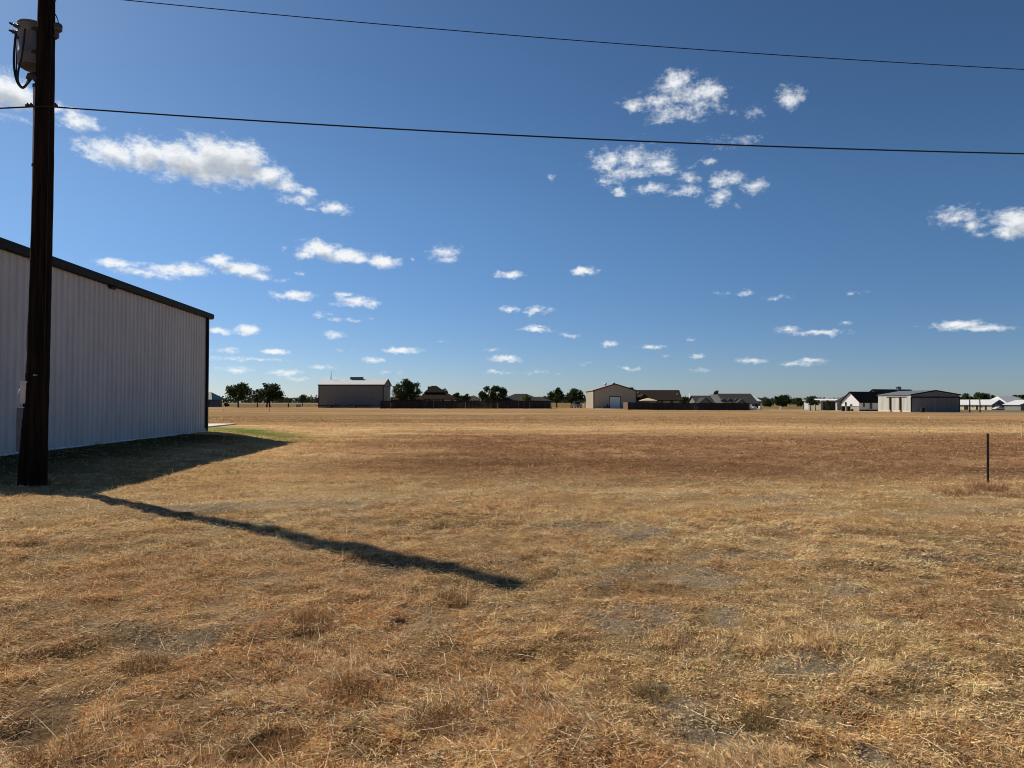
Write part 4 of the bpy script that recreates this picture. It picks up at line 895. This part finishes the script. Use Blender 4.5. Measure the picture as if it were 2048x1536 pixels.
d = 198; g = tz(X(1310, d), d); t = thing('house', 'cream house with long brown gable roof behind the right fence', 'house', (X(1310, d), d, g))
x0, x1 = X(1275, d), X(1364, d); ze = Z(800, d); y1 = d + 13
m = MB(); gable_wall(m, x0, x1 - .6, d + .5, y1, g, ze - .1, Z(781.5, d + 6), 'x'); m.build('wall', M_CREAM, t)
m = MB(); zr = Z(780, d + 6.5); ym = d + 6.75
m.slab((X(1262, d), d - .3, ze), (X(1365, d), d - .3, ze), (X(1358.5, ym), ym, zr), (X(1262, d), ym, zr), .2); m.slab((X(1262, d), y1 + .5, ze), (X(1365, d), y1 + .5, ze), (X(1358.5, ym), ym, zr), (X(1262, d), ym, zr), .2)
m.prism([(X(1365, d), d - .3, ze), (X(1365, d), y1 + .5, ze), (X(1358.5, ym), ym, zr)], [(X(1365, d) - .2, d - .3, ze - .02), (X(1365, d) - .2, y1 + .5, ze - .02), (X(1358.5, ym) - .2, ym, zr - .02)]); m.build('roof', M_SHINGB, t)
m = MB(); xc = X(1283, d); m.slab((X(1272, d), d - 4, Z(798.5, d - 4)), (X(1272, d), d + 5, Z(798.5, d - 4)), (xc, d + 5, Z(788, d)), (xc, d - 4, Z(788, d)), .2); m.slab((X(1296, d), d - 4, Z(798.5, d - 4)), (X(1296, d), d + 5, Z(798.5, d - 4)), (xc, d + 5, Z(788, d)), (xc, d - 4, Z(788, d)), .2); m.build('porch_roof', M_SHINGB, t)
m = MB(); m.prism([(X(1272.5, d), d - 3.8, Z(799, d)), (X(1295.5, d), d - 3.8, Z(799, d)), (xc, d - 3.8, Z(789, d))], [(X(1272.5, d), d - 3.6, Z(799, d)), (X(1295.5, d), d - 3.6, Z(799, d)), (xc, d - 3.6, Z(789, d))]); m.build('gable', M_BROWNT, t)
for px in (1274, 1284, 1295):
    m = MB(); xx = X(px, d); m.box(xx - .14, xx + .14, d - 3.7, d - 3.42, g, Z(799.2, d)); m.build('column', M_CREAM, t)
for a, b in ((1314, 1319), (1322, 1327), (1341, 1347)): window(t, X(a, d), X(b, d), d + .5, g + .9, Z(801, d), M_BROWNT)
for px, py in ((1276, 786), (1355, 790)):
    m = MB(); yy = d + (800 - py) * .32; c = Vector((X(px, yy), yy, Z(py, yy) - .3)); m.lathe(c, [(.16, 0), (.16, .45), (.28, .46), (.10, .62)], 10); m.build('roof_vent', M_WHITEP, t)
d = 178; xx = X(1296, d); g = tz(xx, d); t = thing('parasol', 'beige square canopy parasol standing behind the right fence', 'parasol', (xx, d, g)); ze = Z(801.2, d); zt = Z(796, d)
m = MB(); w = 16 * d / FPX; m.prism([(xx - w, d - w, ze), (xx + w, d - w, ze), (xx + w, d + w, ze), (xx - w, d + w, ze)], [(xx - .1, d - .1, zt), (xx + .1, d - .1, zt), (xx + .1, d + .1, zt), (xx - .1, d + .1, zt)]); m.build('canopy', M_CANV, t)
for a in (-.92, .92):
    for b in (-.92, .92): m = MB(); m.box(xx + a * w - .06, xx + a * w + .06, d + b * w - .06, d + b * w + .06, g, ze - .005); m.build('leg', M_BROWNT, t)
d = 236; xx = X(1379.5, d); g = tz(xx, d); t = thing('utility_pole', 'thin distant utility pole right of the brown roofed house', 'pole', (xx, d, g))
m = MB(); m.tube([(xx, d, g - .2), (xx, d, Z(787, d))], [.22, .14], 8); m.build('shaft', M_STEEL, t)
m = MB(); m.tube([(xx + .5, d, Z(801, d)), (xx + .5, d, Z(797, d))], .32, 10); m.box(xx, xx + .5, d - .04, d + .04, Z(799, d), Z(798.5, d)); m.build('transformer', M_TANK, t)

# ------------------------------------------------------------------ grey house with dormers, cone roof
d = 186; g = tz(X(1450, d), d); t = thing('house', 'grey house with three roof dormers behind the right end of the fence', 'house', (X(1450, d), d, g))
x0, x1 = X(1397, d), X(1500, d); ze = Z(807, d)
m = MB(); gable_wall(m, X(1434, d), x1, d + .5, d + 13, g, ze - .1, Z(789, d + 6), 'x'); m.build('wall', M_GREYW, t)
m = MB(); gable_roof(m, X(1438, d + 6), X(1503, d + 6) - .3, d + .5, d + 13, ze, Z(788.5, d + 6), 'x', .5, .3); m.build('roof', M_SHINGG, t)
m = MB(); gable_wall(m, x0, X(1434, d) - .02, d + 1.5, d + 11.5, g, ze - .1, Z(793, d + 6), 'x'); m.build('wall', M_GREYW, t)
m = MB(); gable_roof(m, x0, X(1440, d), d + 1.5, d + 11.5, ze, Z(792.5, d + 6), 'x', .5, .3); m.build('roof', M_SHINGG, t)
for xc, hw, py, yy in ((1411, 16, 795.5, d - 1.5), (1483, 11.5, 799, d - 1.0)):
    a, b = X(xc - hw, yy), X(xc + hw, yy); m = MB(); gable_wall(m, a + .3, b - .3, yy, yy + 5, g, Z(807.5, yy), Z(py + .8, yy), 'y'); m.build('gable', M_GREYW, t)
    m = MB(); gable_roof(m, a + .3, b - .3, yy, yy + 5.5, Z(807.5, yy), Z(py + .8, yy), 'y', .3, .3); m.build('gable_roof', M_SHINGG, t)
for px in (1447, 1460, 1474):
    yy = d + 1.9; a, b = X(px - 4, yy), X(px + 4, yy); m = MB(); gable_wall(m, a, b, yy, yy + 2.6, Z(804, yy) + .6, Z(801, yy), Z(797.4, yy), 'y'); dm = m.build('dormer', M_GREYW, t)
    m = MB(); gable_roof(m, a, b, yy, yy + 2.8, Z(801, yy), Z(797.4, yy), 'y', .15, .2, .08, .1); m.build('dormer_roof', M_SHINGG, dm)
    m = MB(); m.box(a + .2, b - .2, yy - .06, yy - .002, Z(803.5, yy), Z(800.5, yy)); m.build('pane', M_GLASS, dm)
d = 236; xx = X(1513, d); g = tz(xx, d); t = thing('pavilion', 'small dark building with white pyramid roof right of the grey house', 'pavilion', (xx, d, g))
m = MB(); walls_box(m, X(1503, d), X(1521, d), d, d + 4, g, Z(802, d)); m.build('wall', M_GREYW, t)
m = MB(); hip_roof(m, X(1502, d), X(1522.5, d), d - .5, d + 4.5, Z(802, d), Z(792, d + 2), X(1507, d + 2), X(1508, d + 2)); m.build('roof', M_WHITEP, t)
m = MB(); m.box(X(1510, d), X(1515, d), d - .06, d - .001, g, g + 2.1); m.build('door', M_DARKM, t)
for px, py0, py1, w, lab in ((1500, 813, 818, .5, 'white barrel at the right end of the right fence'), (1507.5, 810.5, 816, .75, 'larger white barrel before the small pyramid roofed building'), (1520.5, 810, 816.5, .5, 'white drum right of the small pyramid roofed building')):
    dd = 200; c = Vector((X(px, dd), dd, tz(X(px, dd), dd))); h = (py1 - py0) * dd / FPX; m = MB(); m.lathe(c, [(w * .9, 0), (w, .05), (w, h * .33), (w * 1.04, h * .35), (w, h * .37), (w, h * .64), (w * 1.04, h * .66), (w, h * .68), (w, h - .05), (w * .9, h)], 14)
    single('barrel', m, M_WHITEP, lab, 'barrel', 'white barrels by the pyramid roofed building')
d = 205; xx = X(1561, d); m = MB(); m.box(xx - .16, xx + .16, d - .16, d + .16, tz(xx, d) - .2, tz(xx, d) + .95); m.box(xx - .2, xx + .2, d - .2, d + .2, tz(xx, d) + .951, tz(xx, d) + 1.02); single('bollard', m, M_WHITEP, 'lone white bollard on the pale road before the tallest dark tree', 'bollard')
strip('road', [(X(1502, 222), 222), (X(1600, 215), 215), (X(1690, 206), 206)], 6, M_ASPH, .06)

# ------------------------------------------------------------------ metal shed, porch, white house
# these stand turned: built square about their near corner, then the whole thing is turned
def local(px, d): return X(px, d), d, tz(X(px, d), d)
TURN = -R(70)
cx, cy, g = local(1643, 214); t = thing('shed', 'small tan metal shed with white door left of the covered porch', 'shed', (cx, cy, g))
w = 7.6; ze, zr = Z(801.5, cy), Z(798.3, cy)
m = MB(); gable_wall(m, cx - w, cx, cy, cy + 11, g, ze, zr, 'y'); m.build('wall', M_TAN, t)
m = MB(); gable_roof(m, cx - w, cx, cy, cy + 11, ze, zr, 'y', .15, .2, .12, .14); m.build('roof', M_WHITEP, t)
m = MB(); m.box(cx - w + .5, cx - w + 2.3, cy - .06, cy - .002, g, Z(805, cy)); m.build('door', M_DOORW, t)
for a in (cx - w + .02, cx - .28):
    m = MB(); m.box(a, a + .26, cy - .05, cy - .002, g, ze - .12); m.build('corner_trim', M_BROWNT, t)
m = MB(); m.box(cx + .002, cx + .05, cy + .5, cy + 6, g, ze - .3); m.build('open_bay', M_DARKM, t)
t.rotation_euler.z = TURN

cx, cy, g = local(1718, 196); t = thing('house', 'white gabled farmhouse with black roof and covered porch beside the grey hangar', 'house', (cx, cy, g))
w = 6.2; ze, zr = Z(803.2, cy), Z(784.5, cy); L1 = 11.5
m = MB(); gable_wall(m, cx - w, cx, cy, cy + L1, g, ze, zr, 'y'); m.build('wall', M_WHITEP, t)
m = MB(); gable_roof(m, cx - w, cx, cy, cy + L1, ze, zr, 'y', .45, .30, .22, .24); m.build('gable_roof', M_SHINGK, t)
zs = Z(812.5, cy); m = MB(); m.box(cx - w - .06, cx + .06, cy - .09, cy - .001, g - .3, zs); m.box(cx - w - .09, cx + .09, cy - .16, cy - .001, zs + .001, zs + .1); m.build('stone_skirt', M_BRICKW, t)
m = MB(); gable_wall(m, cx - 9.2, cx + .4, cy + 9.8, cy + 24, g, ze + .2, zr + .75, 'y'); m.build('rear_wall', M_WHITEP, t)
m = MB(); gable_roof(m, cx - 9.2, cx + .4, cy + 9.8, cy + 24, ze + .2, zr + .75, 'y', .45, .35, .22, .24); m.build('rear_roof', M_SHINGK, t)
zc = zr + 1.6; m = MB(); m.box(cx - 4.5, cx - 3.75, cy + 18.6, cy + 19.8, zr - .5, zc); m.box(cx - 4.6, cx - 3.65, cy + 18.48, cy + 19.92, zc + .001, zc + .1); c = m.build('chimney', M_HROOF, t)
m = MB(); m.tube([(cx - 4.1, cy + 19.2, zc + .1), (cx - 4.1, cy + 19.2, zc + .55)], .16, 8); m.build('flue', M_STEEL, c)
for a, b, z0_, z1_ in ((-4.95, -4.45, g + 1.05, ze - .1), (-3.15, -2.45, g + 1.05, g + 1.9)): window(t, cx + a, cx + b, cy, z0_, z1_, M_GREYW)
def side_window(par, x, y0, y1, z0, z1):
    m = MB(); b = .10
    m.box(x, x + .08, y0, y1, z1 - b, z1); m.box(x, x + .08, y0, y1, z0, z0 + b); m.box(x, x + .08, y0, y0 + b, z0 + b, z1 - b); m.box(x, x + .08, y1 - b, y1, z0 + b, z1 - b)
    q = m.build('window', M_WHITEP, par); m = MB(); m.box(x + .01, x + .04, y0 + b, y1 - b, z0 + b, z1 - b); m.build('pane', M_GLASS, q)
side_window(t, cx + .002, cy + 1.2, cy + 2.1, g + 1.0, ze - .25); side_window(t, cx + .002, cy + 3.6, cy + 4.8, g + .5, ze - .25)
m = MB(); m.box(cx + .001, cx + .07, cy + .1, cy + 9.7, g, g + .38); m.build('base_skirt', M_DARKM, t)
px1 = cx - w - .05; px0 = px1 - 3.6; zp = Z(802.3, cy)
m = MB(); hip_roof(m, px0 - .3, px1, cy + 1.2, cy + 10, zp, Z(787.5, cy + 3), px1 - 1.6, px1 - .05, cy + 5.5, 1.5); m.build('porch_roof', M_SHINGG, t)
m = MB(); m.box(px0 + .8, px1 - .02, cy + 4.5, cy + 9, g, zp - .22); m.build('porch_wall', M_BRICKW, t)
for a in (px0, px1 - .4):
    m = MB(); m.box(a, a + .32, cy + 1.4, cy + 1.72, g, zp - .21); m.build('column', M_WHITEP, t)
m = MB(); m.box(px0 - .3, px1, cy + .9, cy + 4.49, g - .3, g + .1); m.build('porch_floor', M_CONC, t)
t.rotation_euler.z = TURN
for px, w, h, lab in ((1687, .9, 1.25, 'dark air conditioning unit at the left corner of the white gable'), (1697.5, .85, 1.2, 'dark air conditioning unit under the middle window of the white gable'), (1705, .4, .5, 'small dark box low on the stone skirt of the white gable')):
    dd = 196 + (1718 - px) * .125 - 1.3; xx = X(px, dd); gg = tz(xx, dd); m = MB(); m.box(xx - w / 2, xx + w / 2, dd, dd + .7, gg, gg + h)
    for k in range(5): m.box(xx - w / 2 - .015, xx + w / 2 + .015, dd - .02, dd - .001, gg + .1 + k * h * .17, gg + .1 + k * h * .17 + h * .08)
    m.box(xx - w / 2 - .02, xx + w / 2 + .02, dd - .021, dd + .72, gg + h + .001, gg + h + .05); single('utility_box', m, M_DARKM, lab, 'utility box', 'dark units along the white gable')

# ------------------------------------------------------------------ grey hangar
d = 176; x0, x1 = X(1822, d), X(1919, d); xm = X(1870.5, d); g = tz(xm, d); ze, zr = Z(789.5, d), Z(781.2, d)
hl = X(1822, d) / ((1756 - CX) / FPX) - d
t = thing('hangar', 'wide grey metal hangar with closed dark sliding doors', 'hangar', (xm, d, g))
m = MB(); f = lambda y: [(x0, y, g - .6), (x1, y, g - .6), (x1, y, ze), (xm, y, zr), (x0, y, ze)]; m.prism(f(d), f(d + hl)); m.build('wall', M_HANGAR, t)
m = MB(); sl = (zr - ze) / (xm - x0)
for xa in (x0 - .25, x1 + .25): m.slab((xa, d - .2, zr + .14 - abs(xa - xm) * sl), (xa, d + hl + .2, zr + .14 - abs(xa - xm) * sl), (xm, d + hl + .2, zr + .14), (xm, d - .2, zr + .14), .13)
m.build('roof', M_HROOF, t)
m = MB()
for xa in (x0 - .27, x1 + .27): m.slab((xa, d - .32, zr + .17 - abs(xa - xm) * sl), (xa, d - .21, zr + .17 - abs(xa - xm) * sl), (xm, d - .21, zr + .17), (xm, d - .32, zr + .17), .34)
m.build('rake_trim', M_DKTRIM, t)
zt = Z(794.5, d); m = MB(); m.box(x0 - .06, x1 + .06, d - .22, d - .002, zt - .12, zt + .14); m.build('door_track', M_DKTRIM, t)
m = MB(); m.prism([(x0, d - .04, zt + .16), (x1, d - .04, zt + .16), (x1, d - .04, ze - .25), (xm, d - .04, zr - .25), (x0, d - .04, ze - .25)], [(x0, d - .003, zt + .16), (x1, d - .003, zt + .16), (x1, d - .003, ze - .25), (xm, d - .003, zr - .25), (x0, d - .003, ze - .25)]); m.build('gable', M_HANGD, t)
for a, b in ((x0 + .15, xm - .06), (xm + .06, x1 - .15)):
    m = MB(); n = 24
    for k in range(n):
        q0, q1 = a + (b - a) * k / n, a + (b - a) * (k + 1) / n; m.box(q0, q1 - .04, d - .12, d - .01, g + .12, zt - .13)
    m.box(a, b, d - .08, d - .011, g + .1, zt - .125); m.build('sliding_door', M_HANGD, t)
for a, b in ((x0 - .05, x0 + .14), (x1 - .14, x1 + .05)):
    m = MB(); m.box(a, b, d - .1, d + .14, g, zt - .13); m.build('corner_trim', M_DKTRIM, t)
m = MB(); m.box(x0 - .05, x0 - .002, d + .2, d + hl, g - .2, g + .35); m.build('concrete_base', M_CREAM, t)
m = MB()
for k in range(int(hl / .6)): yy = d + .4 + k * .6; m.box(x0 - .035, x0 - .001, yy, yy + .14, g + .36, ze - .1)
m.build('wall_ribs', M_HANGAR, t)
for px in (1781.5, 1801.5):
    yy = X(1822, d) / ((px - CX) / FPX); m = MB(); m.box(x0 - .42, x0 - .10, yy - .12, yy + .12, g, Z(794, yy)); m.build('steel_post', M_RUSTP, t)
    m = MB(); m.box(x0 - .6, x0 - .052, yy - .45, yy + .45, g - .2, g + .5); m.build('footing', M_CREAM, t)
m = MB(); m.box(x0 - .20, x0 - .036, d + 2, d + hl * .72, Z(794.2, d + 8), Z(793.3, d + 8)); m.build('rail', M_RUSTP, t)
dd = 171; xx = X(1844.5, dd); gg = tz(xx, dd); t = thing('trash_bin', 'black wheeled bin standing in front of the grey hangar door', 'bin', (xx, dd, gg))
m = MB(); m.prism([(xx - .3, dd - .3, gg + .08), (xx + .3, dd - .3, gg + .08), (xx + .3, dd + .3, gg + .08), (xx - .3, dd + .3, gg + .08)], [(xx - .42, dd - .4, gg + 1.0), (xx + .42, dd - .4, gg + 1.0), (xx + .42, dd + .4, gg + 1.0), (xx - .42, dd + .4, gg + 1.0)]); m.build('body', M_TIRE, t)
m = MB(); m.prism([(xx - .45, dd - .43, gg + 1.001), (xx + .45, dd - .43, gg + 1.001), (xx + .45, dd + .45, gg + 1.001), (xx - .45, dd + .45, gg + 1.001)], [(xx - .4, dd - .38, gg + 1.08), (xx + .4, dd - .38, gg + 1.08), (xx + .4, dd + .4, gg + 1.14), (xx - .4, dd + .4, gg + 1.14)]); m.build('lid', M_TIRE, t)
for a in (-.3, .3):
    m = MB(); m.tube([(xx + a - .04, dd + .32, gg + .13), (xx + a + .04, dd + .32, gg + .13)], .13, 10); m.build('wheel', M_TIRE, t)
strip('concrete_apron', [(x0 - .5, d - 2.4), (x1 - .5, d - 2.4)], 4.5, M_CONC, .07)
strip('gravel_road', [(X(1906, 132), 132), (X(2130, 128), 128)], 3.0, M_ASPH, .05)
strip('gravel_road', [(X(1960, 171), 171), (X(2150, 166), 166)], 3.0, M_ASPH, .05)
for px, lab in ((1939, 'weathered wooden pole closer to the grey hangar in front of the white roofed house'), (1959.5, 'weathered wooden pole farther from the grey hangar in front of the white roofed house')):
    dd = 176; xx = X(px, dd); gg = tz(xx, dd); t = thing('wooden_pole', lab, 'pole', (xx, dd, gg), 'pair of bare wooden poles'); rs = random.Random(px)
    m = MB(); m.tube([(xx, dd, gg - .2), (xx + .02, dd, gg + 1.6), (xx + rs.uniform(-.05, .05), dd, Z(796, dd))], [.16, .14, .12], 10); m.build('shaft', M_RUSTP, t)
    m = MB(); m.tube([(xx, dd, Z(796, dd)), (xx, dd, Z(795.4, dd))], [.15, .08], 10); m.build('cap', M_DARKM, t)

# ------------------------------------------------------------------ white roofed house on the right, trucks
cx, cy, g = local(1983, 320); t = thing('house', 'long cream house with white metal roofs at the right edge of the view', 'house', (cx, cy, g))
WL = 18.5; GW = 9.2; ze, zr = Z(809.3, cy), Z(799.0, cy)          # the long cream side runs back to the left, the dark gable closes its near end
m = MB(); gable_wall(m, cx - WL, cx - .06, cy, cy + GW, g, ze, zr - .2, 'x'); m.build('wall', M_CREAM, t)
m = MB(); f = lambda x: [(x, cy + .02, g - .5), (x, cy + GW - .02, g - .5), (x, cy + GW - .02, ze - .02), (x, cy + GW / 2, zr - .22), (x, cy + .02, ze - .02)]; m.prism(f(cx - .055), f(cx + .02)); m.build('gable', M_GREYW, t)
m = MB(); gable_roof(m, cx - WL, cx, cy, cy + GW, ze, zr - .2, 'x', .5, .35, .2, .2); m.build('roof', M_ROOFP, t)
for a, b, nm in ((-13.2, -11.2, 'garage_opening'), (-7.4, -6.5, 'doorway'), (-3.2, -2.4, 'doorway')):
    m = MB(); m.box(cx + a, cx + b, cy - .06, cy - .002, g + .05, ze - .5); m.build(nm, M_GLASS, t)
for a in (-9.6, -5.2): window(t, cx + a, cx + a + .8, cy, g + 1.0, g + 2.1)
m = MB(); m.box(cx + .022, cx + .08, cy + GW / 2 - .4, cy + GW / 2 + .4, zr - 2.0, zr - 1.1); m.build('gable_vent', M_DARKM, t)
m = MB(); gable_wall(m, cx - 9, cx + 1.5, cy + GW + .6, cy + 23, g, ze, zr + 1.0, 'y'); m.build('rear_wall', M_GREYW, t)
m = MB(); hip_roof(m, cx - 11, cx + 3, cy + 7, cy + 25, ze + .1, zr + 1.5, cx - 4.1, cx - 4.0, cy + 15, 5.5); m.build('rear_roof', M_ROOFP, t)
t.rotation_euler.z = TURN
d = 300; g = tz(X(2060, d), d); t = thing('house', 'last white roofed building cut off by the right edge of the view', 'house', (X(2060, d), d, g))
m = MB(); gable_wall(m, X(2041, d), X(2090, d), d, d + 10, g, Z(809, d), Z(801, d), 'y'); m.build('wall', M_GREYW, t)
m = MB(); gable_roof(m, X(2041, d), X(2090, d), d, d + 10, Z(809, d), Z(801, d), 'y', .6, .4, .2, .2); m.build('roof', M_ROOFP, t)
strip('road', [(X(1975, 308), 308), (X(2080, 300), 300), (X(2300, 290), 290)], 6, M_ASPH, .06)
def pickup(label, px, d, paint, rz, L=5.4):
    xx = X(px, d); g = tz(xx, d); t = thing('pickup_truck', label, 'pickup truck', (xx, d, g)); c, s = math.cos(rz), math.sin(rz)
    W = lambda x, y, z: (xx + x * c - y * s, d + x * s + y * c, g + z)
    def pr(m, prof, hw): m.prism([W(x, -hw, z) for x, z in prof], [W(x, hw, z) for x, z in prof])
    h = L / 2; m = MB()          # nose at -x
    pr(m, [(-h, .50), (-h + .05, .95), (-h + .3, 1.08), (-h + 1.35, 1.15), (-.20 - .45, 1.16), (h * .30, 1.16), (h * .30 + .02, 1.12), (h - .02, 1.12), (h, .55), (h - .5, .45), (-h + .4, .40)], .93); m.build('body', paint, t)
    m = MB(); pr(m, [(-h + 1.30, 1.161), (-h + 1.95, 1.78), (-h + 2.2, 1.84), (h * .22, 1.84), (h * .30, 1.78), (h * .30 + .02, 1.161)], .82); cab = m.build('cab', paint, t)
    for sd in (-1, 1):
        m = MB(); q = [(-h + 1.62, 1.22), (-h + 2.02, 1.72), (h * .24, 1.72), (h * .24, 1.22)]; m.prism([W(x, sd * .825, z) for x, z in q], [W(x, sd * .84, z) for x, z in q]); m.build('side_window', M_GLASS, cab)
    m = MB(); m.prism([W(-h + 1.42, -.7, 1.26), W(-h + 1.42, .7, 1.26), W(-h + 1.90, .66, 1.72), W(-h + 1.90, -.66, 1.72)], [W(-h + 1.36, -.7, 1.27), W(-h + 1.36, .7, 1.27), W(-h + 1.86, .66, 1.745), W(-h + 1.86, -.66, 1.745)]); m.build('windscreen', M_GLASS, cab)
    m = MB(); pr(m, [(h * .38, 1.121), (h - .15, 1.121), (h - .15, 1.13), (h * .38, 1.13)], .78); m.build('bed', M_DARKM, t)
    for x in (-h + .95, h - 1.15):
        for sd in (-1, 1):
            m = MB(); m.tube([W(x, sd * .70, .38), W(x, sd * .95, .38)], .38, 18); w = m.build('wheel', M_TIRE, t)
            m = MB(); m.tube([W(x, sd * .951, .38), W(x, sd * .965, .38)], .21, 12); m.build('hub', M_STEEL, w)
    for y in (-.65, .65):
        m = MB(); m.prism([W(-h - .02, y - .2, .78), W(-h - .02, y + .2, .78), W(-h + .03, y + .2, .96), W(-h + .03, y - .2, .96)], [W(-h - .04, y - .2, .78), W(-h - .04, y + .2, .78), W(-h + .01, y + .2, .96), W(-h + .01, y - .2, .96)]); m.build('headlight', M_GLASSM, t)
    m = MB(); pr(m, [(-h - .10, .45), (-h - .10, .66), (-h - .021, .66), (-h - .021, .45)], .9); pr(m, [(h + .01, .50), (h + .01, .68), (h + .10, .68), (h + .10, .50)], .9); m.build('bumper', M_STEEL, t)
pickup('white pickup truck parked side on before the dark gable of the white roofed house', 1997.5, 312, M_CARW, .25, 5.3)
pickup('dark red pickup truck behind the white pickup by the dark bush', 2012, 318, M_CARR, 2.6, 5.3)
pickup('dark green pickup truck parked facing the field between the oaks and the tan gabled barn', 1153, 200, M_CARG, math.pi / 2 + .15, 5.4)
# far pale runway and little field fixtures on the left
strip('runway', [(-1500, 760), (-300, 760), (-60, 760)], 180, mat('far_pale_grass', (.40, .34, .27), (.34, .29, .22), .05, .9), .25)
d = 225; xx = X(577, d); g = tz(xx, d); t = thing('water_hydrant', 'dark stand pipe right of the twin trunk oak', 'stand pipe', (xx, d, g))
m = MB(); m.tube([(xx, d, g - .1), (xx, d, g + 1.1)], .22, 10); m.build('pipe', M_DARKM, t); m = MB(); m.tube([(xx, d, g + 1.1), (xx, d, g + 1.35)], [.26, .12], 10); m.build('cap', M_STEEL, t)
xx = X(597, d); g = tz(xx, d); m = MB(); m.box(xx - .65, xx + .65, d - .5, d + .5, g, g + .9); m.prism([(xx - .7, d - .55, g + .901), (xx + .7, d - .55, g + .901), (xx + .7, d + .55, g + .901), (xx - .7, d + .55, g + .901)], [(xx - .6, d - .45, g + 1.0), (xx + .6, d - .45, g + 1.0), (xx + .6, d + .45, g + 1.0), (xx - .6, d + .45, g + 1.0)])
single('utility_box', m, M_STEEL, 'grey utility box in the grass below the small thin tree', 'utility box')
d = 240; xx = X(453, d); m = MB(); leaf_cloud(m, [(xx, d, tz(xx, d) + .7, .8), (xx + .5, d, tz(xx, d) + .5, .6)], 260, .22, random.Random(3)); o = single('shrub', m, F_DARK, 'small dark bush left of the first oak trunk', 'shrub', 'shrubs and bushes')
